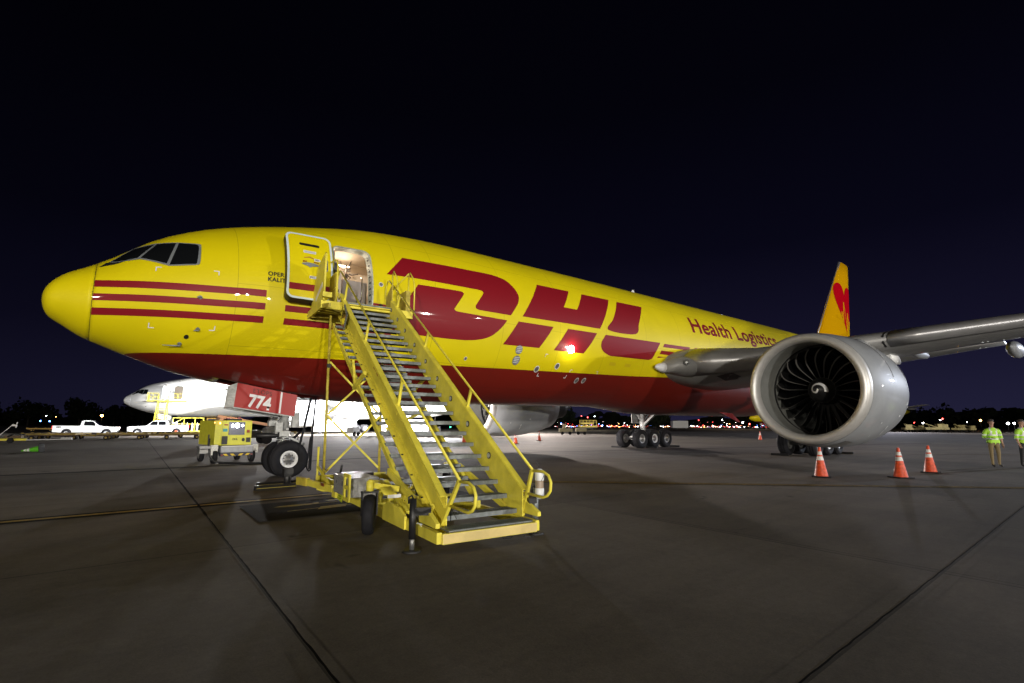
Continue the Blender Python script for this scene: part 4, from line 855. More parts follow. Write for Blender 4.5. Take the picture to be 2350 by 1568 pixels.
# vertical tower under the platform
mb = MB(); mb.mat('styeld'); PA = [(-1.40, 6.35, .3), (-1.40, 6.50, 4.35)]; PB = [(-.02, 6.40, .3), (-.02, 6.50, 4.35)]
mb.cyl(*PA, .032, n=10); mb.cyl(*PB, .032, n=10)
mb.mat('styel')
mb.bar((-1.38, 6.37, 1.80), (-.05, 6.40, .50), .03, .045); mb.bar((-1.36, 6.37, .44), (-.05, 6.40, 1.80), .03, .045); mb.bar((-1.38, 6.4, 3.15), (-.05, 6.42, 1.85), .03, .045); mb.bar((-1.36, 6.4, 1.85), (-.05, 6.42, 3.15), .03, .045)
mb.bar((-1.33, 4.2, 2.36), (-.05, 4.2, 2.36), .07, .07); mb.bar((-1.36, 4.22, 2.36), (-1.36, 3.45, 2.62), .06, .07); mb.bar((-1.34, 4.2, 2.4), (-1.34, 4.45, 2.98), .05, .06); mb.bar((-.02, 4.2, 2.36), (-.02, 3.5, 2.62), .05, .06); mb.bar((-1.0, 3.1, 1.5), (-.2, 3.0, 1.9), .05, .05); mb.bar((-1.1, 2.6, 1.25), (-.1, 2.4, .95), .05, .05)
mb.mat('dark'); mb.cyl((-.72, 3.9, 1.95), (-.62, 2.3, .35), .045, n=12); mb.mat('chrome'); mb.cyl((-.75, 4.5, 2.6), (-.72, 3.9, 1.95), .03, n=12)
mb.mat('dark'); mb.box((-1.40, 6.42, 3.05), (.09, .09, .1))
mb.build('support_tower', stairs)
# platform
mb = MB(); mb.mat('styel'); Zp = 4.62
mb.box((-.57, 6.83, Zp - .02), (2.36, 1.6, .03)); mb.box((-1.73, 6.83, Zp - .1), (.05, 1.62, .2)); mb.box((.59, 6.83, Zp - .1), (.05, 1.62, .2)); mb.box((-1.5, 6.04, Zp - .1), (.5, .05, .2)); mb.box((.35, 6.04, Zp - .1), (.5, .05, .2)); mb.box((-.57, 6.14, Zp - .06), (1.2, .04, .07)); mb.box((-.57, 7.62, Zp - .12), (2.36, .06, .24))
mb.mat('styeld'); mb.bar((-1.7, 6.2, Zp - .16), (.55, 7.4, Zp - .16), .06, .1); mb.bar((-1.7, 7.3, Zp - .16), (.55, 6.4, Zp - .16), .06, .1); mb.box((-.57, 6.5, Zp - .16), (2.3, .06, .1)); mb.bar((-1.7, 5.3, 4.35), (-1.7, 6.2, 4.5), .05, .1)
mb.mat('steel'); mb.box((-.57, 6.07, Zp + .01), (1.15, .1, .05)); mb.mat('rubber'); mb.box((-.57, 7.68, Zp - .06), (2.4, .08, .16)); mb.build('platform', stairs, bevel=.004)
mb = MB(); mb.mat('styel')   # left guard panel
mb.prism([(5.95, 4.62), (7.45, 4.62), (7.0, 5.35), (6.5, 5.72), (6.02, 5.78)], 'x', -1.72, -1.70); mb.tube([(-1.70, 5.98, 4.6), (-1.70, 5.94, 5.78), (-1.70, 6.02, 5.82), (-1.70, 6.7, 5.68), (-1.70, 6.86, 5.55), (-1.70, 7.25, 4.65)], .022, 8)
mb.box((-1.66, 5.86, 4.72), (.22, .12, .12)); mb.build('guard_panel', stairs)
mb = MB(); mb.mat('styel'); mb.tube([(-1.30, 6.42, 4.65), (-1.30, 6.45, 5.70), (-1.30, 6.58, 5.86), (-1.30, 6.8, 5.93), (-1.30, 7.3, 6.0), (-1.30, 7.55, 5.92), (-1.30, 7.6, 4.7)], .022, 8); mb.build('hoop_rail', stairs)
mb = MB(); mb.mat('styeld'); mb.box((-1.31, 7.0, 5.08), (.03, 1.0, .82)); mb.mat('styel'); mb.box((-1.31, 7.0, 5.5), (.05, 1.02, .04)); mb.box((-1.31, 7.0, 5.1), (.045, 1.02, .02)); mb.build('sliding_panel', stairs)
for s_, a in (('notice', (6.1, 4.98)),):
    mb = MB(); mb.mat('wht'); mb.prism([(a[0], a[1]), (a[0] + .7, a[1] - .25), (a[0] + .74, a[1] - .13), (a[0] + .04, a[1] + .12)], 'x', -1.728, -1.722); mb.build('notice_plate', stairs)
mb = MB(); mb.mat('styel')
for u, v, h in ((.3, 6.82, 5.83), (.58, 6.3, 5.7)): mb.tube([(u, v, 4.62), (u, v, h), (u, v - .08, h + .05), (u, v - .35, h - .2), (u, v - .45, h - .45), (u, v - .45, 4.62)], .02, 8)
mb.tube([(.3, 6.82, 5.35), (.58, 6.3, 5.75)], .02, 8); mb.build('hoop_rail', stairs)
mb = MB(); mb.mat('styeld'); mb.prism([(6.05, 4.35), (6.5, 4.65), (6.5, 5.05), (6.05, 5.3)], 'x', .03, .05); mb.build('guard_panel', stairs); MB().mat('styeld').box((.50, 6.35, 4.9), (.12, .5, .6)).build('guard_box', stairs)
mb = MB(); mb.mat('rubber'); mb.box((-1.5, 7.62, 4.95), (.10, .12, .75)); mb.box((.25, 7.64, 4.88), (.08, .1, .45)); mb.build('door_bumper', stairs)
mb = MB(); mb.mat('steel'); c_ = Vector((-1.345, 5.36, 4.10)); mb.prism([(5.36, 4.42), (5.10, 4.12), (5.34, 3.80), (5.62, 4.10)], 'x', -1.36, -1.33); mb.mat('chrome'); mb.prism([(5.36, 4.37), (5.14, 4.12), (5.34, 3.85), (5.58, 4.10)], 'x', -1.366, -1.36); mb.build('inspection_mirror', stairs)
# toolbox, lever, bracket, tags
mb = MB(); mb.mat('alu'); mb.box((-1.60, 2.95, .50), (.50, 1.05, .30)); mb.box((-1.60, 2.95, .665), (.53, 1.08, .03)); mb.mat('dark'); mb.box((-1.862, 2.8, .56), (.012, .08, .09)); mb.box((-1.862, 3.2, .56), (.012, .05, .07)); mb.build('toolbox', stairs, bevel=.008)
mb = MB(); mb.mat('styel'); mb.bar((-1.70, 3.80, .36), (-1.70, 3.62, .66), .025, .025); mb.mat('black'); mb.cyl((-1.70, 3.62, .66), (-1.70, 3.52, .82), .022, n=10); mb.build('brake_lever', stairs)
mb = MB(); mb.mat('styel')
for v in (2.27, 2.57): mb.box((-1.885, v, .53), (.03, .08, .44))
for z in (.33, .53, .73): mb.box((-1.885, 2.42, z), (.03, .30, .06))
mb.build('slotted_bracket', stairs, bevel=.004)
mb = MB(); mb.mat(mat('tag_lime', (.55, .62, .03), .5)); mb.prism([(3.28, .16), (3.62, .19), (3.55, .36), (3.22, .33)], 'x', -1.74, -1.73); mb.mat('ink')
for k in range(3): mb.box((-1.742, 3.42 + .02 * k, .22 + .04 * k), (.004, .16, .012))
mb.build('warning_tag', stairs)
mb = MB(); mb.mat('styel'); mb.box((-1.70, 3.75, .28), (.16, .25, .16)); mb.tube([(-1.62, 6.0, 1.07), (-1.62, 6.0, .22), (-1.60, 5.97, .10), (-1.5, 5.9, .07), (-1.25, 5.7, .08)], .026, 8); mb.bar((-1.62, 6.0, .62), (-1.6, 4.8, .28), .04, .05)
mb.bar((-1.58, 4.6, .25), (-1.80, 6.1, .26), .07, .14); mb.build('tow_frame', stairs)
mb = MB(); mb.mat('styel'); mb.mat('styeld'); mb.bar((-1.80, 6.1, .26), (-1.92, 6.6, .26), .10, .18); mb.mat(mat('red_reflector', (.22, .03, .02), .4)); mb.box((-1.70, 5.1, .30), (.012, .28, .06)); mb.build('tow_head', stairs)
# outrigger wheels and fenders, jacks
for u, v, sd in ((-1.90, 1.10, -1), (.50, 3.55, 1)):
    mb = MB(); mb.mat('rubber'); mb.lathe([(-.05, .13), (-.078, .16), (-.085, .23), (-.07, .27), (-.03, .285), (.03, .285), (.07, .27), (.085, .23), (.078, .16), (.05, .13)], n=32); mb.mat('hub'); mb.lathe([(-.05, .135), (-.03, .12), (-.03, .001)], n=20); mb.lathe([(.05, .135), (.03, .12), (.03, .001)], n=20); w_ = mb.build('wheel', stairs, (u, v, .285)); w_.rotation_euler = (0, 0, rad(-22))
    mb = MB(); mb.mat('dark'); mb.box((u - .11, v, .44), (.02, .06, .34)); mb.box((u + .11, v, .44), (.02, .06, .34)); mb.box((u, v, .61), (.24, .10, .03)); mb.mat('styel'); mb.cyl((u, v, .62), (u, v, .76), .055, n=14); mb.bar((u - sd * .05, v, .70), (u - sd * .45, v + .05, .62), .09, .08); mb.cyl((u, v - .02, .76), (u, v - .02, .79), .06, .03, 14)
    mb.prism([(v - .3, .60), (v - .05, .70), (v + .3, .68), (v + .5, .60), (v + .3, .64), (v, .655)], 'x', u - sd * .12, u - sd * .42) if sd > 0 else mb.loft([[Vector((u + .12, v + a, .60 + .09 * math.sin(math.pi * (a + .3) / .8))), Vector((u + .30, v + a, .60 + .09 * math.sin(math.pi * (a + .3) / .8))), Vector((u + .30, v + a, .585 + .09 * math.sin(math.pi * (a + .3) / .8))), Vector((u + .12, v + a, .585 + .09 * math.sin(math.pi * (a + .3) / .8)))] for a in (-.3, -.1, .1, .3, .5)])
    mb.build('wheel_fork', stairs)
    mb = MB(); mb.mat('wht'); mb.box((u + .28 if sd < 0 else u - .3, v - .28, .56), (.2, .01, .05)); mb.build('reflector_strip', stairs)
for u in (-1.74, .20):
    mb = MB(); mb.mat('black' if u < 0 else 'steel'); mb.cyl((u, -.20, .16), (u, -.20, .66), .045, n=16); mb.mat('chrome' if u > 0 else 'hub'); mb.cyl((u, -.20, .03), (u, -.20, .2), .032, n=16); mb.mat('dark'); mb.cyl((u, -.20, .004), (u, -.20, .03), .13, .10, 10); mb.mat('black'); mb.bar((u, -.20, .50), (u + (.24 if u < 0 else -.12), -.18, .48), .09, .10); mb.tube([(u, -.2, .66), (u - .02, -.2, .70), (u - .06, -.2, .68), (u - .06, -.2, .6)], .012, 6); mb.build('stabiliser_jack', stairs)
mb = MB(); mb.mat('black'); mb.tube([(-.55, -.42, .14), (-.5, -.42, .06), (-.38, -.42, .05), (-.3, -.42, .13)], .007, 6); mb.tube([(-.2, -.42, .14), (-.14, -.42, .04), (.0, -.42, .03), (.05, -.40, .12)], .007, 6); mb.tube([(-1.15, -.1, .3), (-1.18, -.15, .5), (-1.16, -.3, .36)], .006, 6); mb.build('loose_cable', stairs)
mb = MB(); mb.mat('dark'); mb.tube([(-.9 + .12 * math.cos(a), 4.4 + .12 * math.sin(a), .45) for a in [2 * math.pi * k / 16 for k in range(16)]], .02, 6, True); mb.mat('steel'); mb.box((-.3, 4.3, .33), (.8, .5, .02)); mb.mat('black'); mb.box((-.9, 5.4, .42), (.7, .5, .16)); mb.build('hose_reel', stairs)
# container hanging from the right handrail
def SP(u, v, z): return Vector((SO.x + u * math.cos(SH) + v * math.sin(SH), SO.y - u * math.sin(SH) + v * math.cos(SH), z))
LN = Vector(SP(.19, -.32, 0))
ln = thing('hanging_container', 'white capsule-shaped container with clear brown middle hanging at the right stair handrail end', 'container', LN)
mb = MB(); mb.mat('plastic'); mb.lathe([(.79, .066), (.80, .068), (.90, .068), (.935, .055), (.955, .03), (.96, .001)], axis='z', n=28); mb.build('upper_cap', ln)
mb = MB(); mb.mat('plastic'); mb.lathe([(.52, .001), (.525, .03), (.545, .055), (.575, .068), (.675, .068), (.68, .064)], axis='z', n=28); mb.build('lower_cup', ln)
mb = MB(); mb.mat('amber'); mb.lathe([(.675, .060), (.795, .060)], axis='z', n=28); mb.build('clear_band', ln)
mb = MB(); mb.mat('dark'); mb.tube([(0, 0, .955), (-.02, 0, 1.0), (-.08, 0, 1.06), (-.05, .0, 1.08), (0, 0, 1.0), (.03, -.01, .93), (.02, -.07, .85), (-.03, -.068, .78)], .004, 6); mb.build('wire', ln)
# nose wheel chocks
def chock(name, label, loc, rz, L_=.75, m='black', grp=None, w=.13):
    mb = MB(); mb.mat(m); mb.prism([(-w / 2, 0), (w / 2, 0), (w * .22, .11), (-w * .22, .11)], 'x', -L_ / 2, L_ / 2); mb.mat('lineyel' if False else mat('chock_yellow', (.42, .33, .04), .5)); mb.box((0, -w * .50, .05), (L_ * .98, .012, .022)); 
    o = mb.build(name, None, loc, bevel=.006); o.rotation_euler = (0, 0, rz); return tag(o, label, 'wheel chock', grp)
# ================================================================== cones
def cone_mesh():
    a = MB(); a.mat('orange'); a.lathe([(.035, .190), (.06, .182), (.52, .100)], axis='z', n=28); a.mat('reflect'); a.lathe([(.52, .1005), (.64, .079)], axis='z', n=28); a.mat('orange'); a.lathe([(.64, .079), (.685, .071)], axis='z', n=28); a.mat('reflect'); a.lathe([(.685, .0715), (.79, .053)], axis='z', n=28); a.mat('orange'); a.lathe([(.79, .053), (.905, .036), (.92, .030), (.92, .018), (.90, .015)], axis='z', n=28)
    b = MB(); b.mat('rubber'); b.prism(rrect(-.26, -.26, .26, .26, .06), 'z', .004, .036); return a.build('cone_body', mesh_only=True), b.build('cone_base', mesh_only=True)
CB, CF = cone_mesh()
CN = [((19.07, -10.37), 'orange traffic cone nearest the engine inlet, directly below the intake lip', .3, 1), ((20.78, -11.99), 'orange cone with wide worn white bands, middle of the three before the engine', .9, 1), ((23.72, -12.14), 'orange traffic cone right of the engine, rightmost of the three near cones', .1, 1),
      ((56.24, 8.42), 'small distant orange cone between the landing gears, left of the near engine', .2, 1), ((25.87, 20.11), 'distant orange cone glimpsed between the stair treads', 0, 1), ((27.76, 15.31), 'orange cone under the far engine just right of the stairs', .5, 1), ((35.0, 20.4), 'orange cone half hidden behind the far engine', .4, 1)]
for (x, y), lb, rz, s_ in CN:
    c = thing('traffic_cone', lb, 'traffic cone', (x, y, 0), rz, 'orange cones around the airplane'); link('cone_body', CB, c); link('cone_base', CF, c)
gm = mat('cone_green', (.10, .45, .02), .45, 0, 0, .2, 10)
gc = thing('traffic_cone', 'lime green traffic cone lying on its side at far left', 'traffic cone', (-1.25, 21.3, .19)); gc.rotation_euler = (0, rad(-97), rad(-22))
o = link('cone_body', CB, gc, (0, 0, 0)); 
for s_ in o.material_slots:
    if s_.material.name == 'cone_orange': s_.link = 'OBJECT'; s_.material = gm
link('cone_base', CF, gc); gc.location = (-1.2, 21.4, .20)
# chocks at the wheels
chock('wheel_chock', 'black rubber chock with yellow stripe in front of the nose wheels', (4.93, -3.05, 0), rad(2), .95, w=.22)
chock('wheel_chock', 'black chock block lying behind the nose wheel toward the stairs tow bar', (5.15, -2.35, 0), rad(4), 1.0, w=.2)
o = MB().mat('black').cyl((5.28, -2.75, 0), (5.28, -2.75, .42), .09, .085, 14).box((5.28, -2.75, .36), (.22, .22, .2)).build('rubber_bollard', None); tag(o, 'short black post standing on the chocks at the end of the stairs tow bar', 'post')
for (x, y), lb in (((29.55, -4.75), 'black chock in front of the near main gear, left end'), ((34.2, -6.3), 'black chock behind the near main gear under the engine'), ((29.5, 6.2), 'dark chock ahead of the far main gear leftmost wheel'), ((30.9, 4.3), 'yellowish chock beside the front inner wheel of the far main gear'), ((34.1, 4.6), 'dark chock behind the rear wheel of the far main gear')):
    chock('wheel_chock', lb, (x, y, 0), rad(90), .9, grp='chocks at the main gears')
# ================================================================== second freighter (white), third (yellow, far)
WH = mat('white_fuselage', (.80, .81, .80), .28, 0, .4, .03, 1); WH2 = mat('white_wing', (.62, .64, .65), .35, 0, .2)
SW = {'fuselage_livery': WH, 'yellow_paint': WH, 'tail_yellow_paint': WH, 'gear_door_red': WH, 'wing_grey': WH2, 'polished_slat': WH2}
SKIP = ('livery_stripe', 'logo_letter', 'lettering', 'heart_emblem', 'pulse_line', 'door_stripe', 'wing_light', 'wing_light_glow', 'corner_mark', 'vent_panel', 'vent_slot', 'service_port', 'access_panel', 'cabin_light', 'equipment_rack', 'galley_cabinet', 'galley_cart', 'placard', 'handle_mark', 'arrow_mark', 'spinner_bolts', 'cowl_seam', 'cowl_marking', 'open_panel', 'wing_patch', 'probe', 'assist_handle')
bpy.context.view_layer.update()
white = dup(plane, None, (2.9, 74.5, .2), rad(-9.2), 'white cargo airplane parked behind the yellow one, flooded with light, stairs at its door', SW, SKIP)
white.name = 'cargo_airplane.001'
def onw(x, z, off): q = surf(x, z, off); return q
for k, (z0_, z1_) in enumerate(((6.62, 6.32), (6.24, 5.94), (5.86, 5.56))):
    x0 = 12.2 + k * .95; drape([(x0, z0_), (18.6, z0_), (18.6, z1_), (x0 + .8, z1_)], .02, 'black', 'tail_band', white)
    drape([(x0 - .15, z0_ + .03), (18.6, z0_ + .03), (18.6, z0_), (x0, z0_)], .025, mat('gold_edge', (.55, .42, .05), .4), 'tail_band', white)
tm = text_mesh('K', 1, .05); drape(None, .02, 'black', 'lettering', white, me=tm, tf=lambda x, y: (22.3 + x * 2.3, 5.5 + y * 1.75))
text('lettering', '77', .55, 'ink', white, basis_m((4.55, -.80, 2.2), (.985, 0, -.17), (.12, 0, 1)), .01, .8)
# its own tall stairs
def simple_stairs(root, u0, L_, H_, w):
    mb = MB(); mb.mat('styel'); run = L_
    for u in (0, w): mb.bar((u, 0, .3), (u, run, H_), .08, .2); mb.tube([(u, -.1, 1.2), (u, run, H_ + 1.0), (u, run + .1, H_ + 1.0)], .03, 6); mb.bar((u, run * .1, .5), (u, run * .1 - .2, 1.2), .05, .05); mb.bar((u, run * .5, H_ / 2 + .1), (u, run * .5 - .2, H_ / 2 + 1), .05, .05); mb.bar((u, run, H_), (u, run, H_ + 1), .05, .05)
    mb.build('stair_frame', root)
    for k in range(14):
        t = (k + .5) / 14; MB().mat('styeld').box((w / 2, run * t, .3 + (H_ - .3) * t), (w, .25, .05)).build('tread', root)
    mb = MB(); mb.mat('styel'); mb.box((w / 2 + .4, run + .75, H_), (w + 3.6, 1.5, .16)); mb.build('platform', root)
    mb = MB(); mb.mat('styel')
    for z in (.55, 1.05): mb.bar((-1.35, run + .05, H_ + z), (-.1, run + .05, H_ + z), .05, .05); mb.bar((w + .1, run + .05, H_ + z), (w + 2.1, run + .05, H_ + z), .05, .05); mb.bar((-1.35, run, H_ + z), (-1.35, run + 1.4, H_ + z), .05, .05)
    for u in (-1.35, -.7, -.1, w + .1, w + 1.1, w + 2.1): mb.bar((u, run + .05, H_), (u, run + .05, H_ + 1.05), .05, .05)
    mb.box((-1.2, run + .4, H_ + .5), (.2, .05, .8)); mb.build('platform_rail', root)
    mb = MB(); mb.mat('styeld')
    for u in (0, w): mb.bar((u, run + .6, .2), (u, run + .6, H_), .1, .1); mb.bar((u, run * .3, .25), (u, run + 1.3, .25), .1, .14)
    mb.bar((0, run + .6, .4), (w, run + .6, H_ * .55), .06, .06); mb.bar((w, run + .6, .4), (0, run + .6, H_ * .55), .06, .06)
    for u in (-.05, w + .05):
        for v in (run * .35, run + 1.2): mb.mat('rubber'); mb.cyl((u - .1, v, .3), (u + .1, v, .3), .3, n=16)
    mb.build('undercarriage', root)
q = white.matrix_world if False else Matrix.Translation((2.9, 74.5, .2)) @ Matrix.Rotation(rad(-9.2), 4, 'Z')
sp_ = q @ Vector((4.6, -8.6, 0)); wst = thing('passenger_stairs', 'pale yellow boarding stairs with wide platform at the door of the white airplane', 'boarding stairs', (sp_.x, sp_.y, 0), rad(-9.2)); simple_stairs(wst, 0, 4.1, 4.75, 1.1)
YL = {}
far = thing('cargo_airplane', 'distant yellow cargo airplane nose seen left of the engine inlet', 'airplane', (0, 0, 0))
for o in [k for k in kids(plane) if k.name.split('.')[0] in ('fuselage', 'radome', 'cockpit_window', 'window_frame', 'tail_fin', 'wing', 'nose_gear', 'main_gear', 'engine')]:
    c = o.copy(); COL.objects.link(c); c.parent = far
    for g in kids(o):
        if g.name.split('.')[0] in ('fan_blade', 'lettering', 'spinner_bolts'): continue
        d = g.copy(); COL.objects.link(d); d.parent = c
far.rotation_euler = (0, 0, rad(-37))
def AZ(px, D_):  # ground point on a bearing
    v = cf + cr * ((px - 1175) / 1130.3); v.z = 0; v.normalize(); return CAM + v * D_ / v.dot(Vector((cf.x, cf.y, 0)).normalized())
q = AZ(1711, 190); far.location = (q.x, q.y, -.5)
# ================================================================== pickups
def pickup(root, crew, facing, body, beds='open'):
    s = 1
    mb = MB(); mb.mat(body); L_ = 5.9 if not crew else 6.3
    # profile x forward (+), z up ; front at x = L
    xf = L_; cab0 = 2.45 if not crew else 2.15; cabr = xf - (1.75 if not crew else 1.95)
    low = [(0.0, .55), (.55, .52)]
    def arch(cx, r=.47, n=8): return [(cx - r * math.cos(math.pi * k / n), .50 + r * .93 * math.sin(math.pi * k / n)) for k in range(n + 1)]
    low = [(0, .55)] + arch(1.25) + arch(xf - 1.0) + [(xf, .55)]
    up = [(xf + .02, .95), (xf - .12, 1.12), (cabr + .1, 1.22), (cab0, 1.26), (0, 1.30)]
    mb.prism(low + up, 'y', -.97, .97); b = mb.build('body', root, bevel=.03)
    mb = MB(); mb.mat(body); P_ = [(cab0, 1.24), (cabr + .12, 1.22), (cabr - .55, 1.82), (cabr - .9, 1.90), (cab0 + .25, 1.90), (cab0 + .06, 1.82)]
    mb.loft([[Vector((x, y_ * (1 if z < 1.4 else .84), z)) for x, z in P_] for y_ in (-.95, .95)], smooth=False); mb.build('cab', root, bevel=.03)
    mb = MB(); mb.mat('glass')
    for sg in (-1, 1):
        def Y_(z): return sg * (.955 - (z - 1.24) / .58 * .15)
        segs = [[(cab0 + .32, 1.32), (cabr - .12, 1.30), (cabr - .58, 1.78), (cab0 + .36, 1.80)]] if not crew else [[(cab0 + .25, 1.32), (cab0 + 1.05, 1.31), (cab0 + 1.05, 1.80), (cab0 + .3, 1.80)], [(cab0 + 1.13, 1.31), (cabr - .12, 1.30), (cabr - .58, 1.78), (cab0 + 1.13, 1.80)]]
        for g in segs: mb.add([(x, Y_(z) + sg * .012, z) for x, z in g], [(0, 1, 2, 3)])
    mb.add([(cabr + .05, -.82, 1.3), (cabr + .05, .82, 1.3), (cabr - .48, .75, 1.8), (cabr - .48, -.75, 1.8)], [(0, 1, 2, 3)]); mb.build('window', root)
    for cx in (1.25, xf - 1.0):
        for sg in (-1, 1):
            mb = MB(); mb.mat('rubber'); mb.lathe([(-.12, .22), (-.13, .34), (-.10, .40), (.10, .40), (.13, .34), (.12, .22)], (cx, sg * .84, .40), 'y', 28); w_ = mb.build('wheel', root)
            mb = MB(); mb.mat('rim'); mb.lathe([(sg * .125, .23), (sg * .10, .20), (sg * .09, .10), (sg * .12, .05), (sg * .12, .001)], (cx, sg * .84, .40), 'y', 20); mb.mat('dark')
            for k in range(7): a = 2 * math.pi * k / 7; mb.cyl((cx + .15 * math.cos(a), sg * .945, .4 + .15 * math.sin(a)), (cx + .15 * math.cos(a), sg * .955, .4 + .15 * math.sin(a)), .03, n=8)
            mb.build('rim', w_)
    mb = MB(); mb.mat('dark'); mb.box((xf / 2, 0, .52), (L_ - .4, 1.5, .18))
    for cx in (1.25, xf - 1.0): mb.box((cx, 0, .7), (.86, 1.8, .5))
    mb.box((2.2 if not crew else 1.95, -.975, .9), (.02, .01, .7)); mb.box((cab0 + 1.5, -.98, 1.1), (.2, .02, .03)); mb.box((-.03, 0, .6), (.1, 1.8, .18)); mb.box((xf + .03, 0, .6), (.12, 1.8, .2)); mb.build('chassis', root)
    for sg in (-1, 1):
        MB().mat(body).box((cabr - .25, sg * 1.08, 1.36), (.1, .2, .2)).build('mirror', root, bevel=.02)
        MB().mat(mat('tail_lamp', (.4, .02, .02), .3, emit=(1, .04, .04), es=4 if not crew else .4)).box((-.01, sg * .88, 1.08), (.06, .14, .36)).build('tail_light', root)
        MB().mat(mat('head_lamp', (1, .9, .85), .3, emit=(1, .86, .8), es=22) if not crew else 'reflect').box((xf - .04, sg * .82, .98), (.14, .24, .2)).build('headlight', root)
    return root
tw = mat('truck_white', (.74, .76, .76), .25, 0, .5)
t1 = thing('pickup_truck', 'white single-cab pickup facing right with glowing tail light, behind the dollies at left', 'pickup truck', (-3.35, 62.4, .0), rad(-8)); pickup(t1, False, 1, tw)
text('lettering', 'MX', .26, 'ink', t1, basis_m((.35, -.985, 1.03), (1, 0, 0), (0, 0, 1)), .01, 1.1); MB().mat('ink').box((3.6, -.985, 1.02), (.8, .01, .05)).build('door_lettering', t1)
t2 = thing('pickup_truck', 'white crew-cab pickup facing left in front of the white airplane', 'pickup truck', (9.75, 61.5, .05), rad(172)); pickup(t2, True, 1, tw)
text('lettering', 'K8813', .22, 'ink', t2, basis_m((1.2, .985, 1.0), (-1, 0, 0), (0, 0, 1)), .01, 1.0); MB().mat('ink').box((4.3, .985, 1.05), (.8, .01, .05)).build('door_lettering', t2)
MB().mat('orange').cyl((1.25, 1.0, .5), (1.25, 1.04, .5), .16, n=6).build('wheel_chock', t2)
mb = MB(); mb.mat('dark')
for y in (-.85, .85): mb.bar((.1, y, 1.42), (1.9, y, 1.42), .06, .05)
mb.box((1.0, 0, 1.38), (1.8, 1.7, .04)); mb.build('bed_cover', t2)
# yellow cage frame, container box behind the trucks
yc = thing('equipment_cage', 'yellow open pipe cage with gas cylinders behind the crew-cab pickup', 'cage', (8.4, 66.5, 0), rad(-6))
mb = MB(); mb.mat('styel')
for x in (0, 1.3, 2.6, 3.6):
    for y in (0, 1.4): mb.bar((x, y, .4), (x, y, 2.35), .08, .08)
for z in (.5, 1.5, 2.35):
    for y in (0, 1.4): mb.bar((0, y, z), (3.6, y, z), .07, .07)
    for x in (0, 3.6): mb.bar((x, 0, z), (x, 1.4, z), .07, .07)
mb.bar((0, 0, 1.5), (1.3, 0, 2.35), .06, .06); mb.box((1.8, .7, .42), (3.6, 1.4, .1)); mb.build('cage_frame', yc)
for k in range(5): mb = MB(); mb.mat('plastic'); mb.lathe([(.48, .1), (.5, .12), (1.45, .12), (1.6, .05), (1.7, .03), (1.7, .001)], (.5 + .6 * k, .7, 0), 'z', 14); mb.build('gas_cylinder', yc)
for k in range(4): MB().mat('rubber').cyl((.6 + 2.4 * (k % 2), .05 + 1.1 * (k // 2), .22), (.6 + 2.4 * (k % 2), .25 + 1.1 * (k // 2), .22), .22, n=14).build('wheel', yc)
bx = thing('service_container', 'deep yellow double-door equipment container below the white airplane', 'container', (13.0, 73.0, 0), rad(-4))
ym = mat('container_yellow', (.62, .36, .02), .4, 0, .1, .1, 3)
MB().mat(ym).box((1.7, .9, 1.15), (3.5, 1.8, 1.3)).build('container_body', bx, bevel=.04); MB().mat(ym).box((1.7, .9, 2.15), (2.9, 1.5, .55)).mat('dark').box((1.7, .12, 2.15), (2.5, .03, .3)).build('upper_housing', bx, bevel=.03)
mb = MB(); mb.mat('dark'); mb.box((1.7, -.012, 1.15), (.03, .02, 1.2)); mb.box((1.85, -.02, 1.2), (.03, .03, .2)); mb.box((1.7, -.012, 1.72), (3.3, .02, .03)); mb.box((1.7, .9, .42), (3.4, 1.6, .16)); mb.build('door_seam', bx)
for x in (.5, 2.9):
    for y in (.1, 1.7): MB().mat('rubber').cyl((x, y - .1, .25), (x, y + .1, .25), .25, n=16).build('wheel', bx)
# ================================================================== dollies
dym = mat('dolly_yellow_worn', (.36, .25, .04), .6, 0, 0, .5, 3); drm = mat('dolly_rust', (.14, .09, .05), .7, 0, 0, .4, 5)
def dolly(root, L_=4.0, W_=2.2):
    mb = MB(); mb.mat(dym)
    for y in (-W_ / 2, W_ / 2): mb.box((L_ / 2, y, .56), (L_, .1, .12))
    for x in (.05, L_ - .05): mb.box((x, 0, .56), (.1, W_, .12))
    mb.mat(drm)
    for k in range(9): mb.cyl((.3 + (L_ - .6) * k / 8, -W_ / 2 + .06, .60), (.3 + (L_ - .6) * k / 8, W_ / 2 - .06, .60), .045, n=8)
    mb.box((L_ / 2, 0, .44), (L_, .14, .12)); mb.box((L_ / 2, -.6, .44), (L_, .1, .1)); mb.box((L_ / 2, .6, .44), (L_, .1, .1)); mb.build('deck', root)
    mb = MB(); mb.mat(dym); mb.bar((L_, 0, .42), (L_ + 1.1, 0, .36), .08, .08); mb.cyl((L_ + 1.1, 0, .3), (L_ + 1.1, 0, .44), .09, n=10); mb.build('drawbar', root)
    for x in (.7, L_ - .7):
        for y in (-.8, .8): mb = MB(); mb.mat('rubber'); mb.cyl((x, y - .08, .2), (x, y + .08, .2), .2, n=16); mb.mat(dym); mb.cyl((x, y - .085, .2), (x, y + .085, .2), .1, n=12); mb.build('wheel', root)
    for x in (.15, L_ * .33, L_ * .66, L_ - .15): MB().mat(dym).box((x, -W_ / 2 - .04, .64), (.2, .1, .12)).build('pallet_stop', root)
dl0 = thing('cargo_dolly', 'worn yellow roller dolly, first from the left in the near row before the trucks', 'cargo dolly', (-4.35, 48.3, 0), rad(-16), 'empty roller dollies in the near row'); dolly(dl0)
bpy.context.view_layer.update()
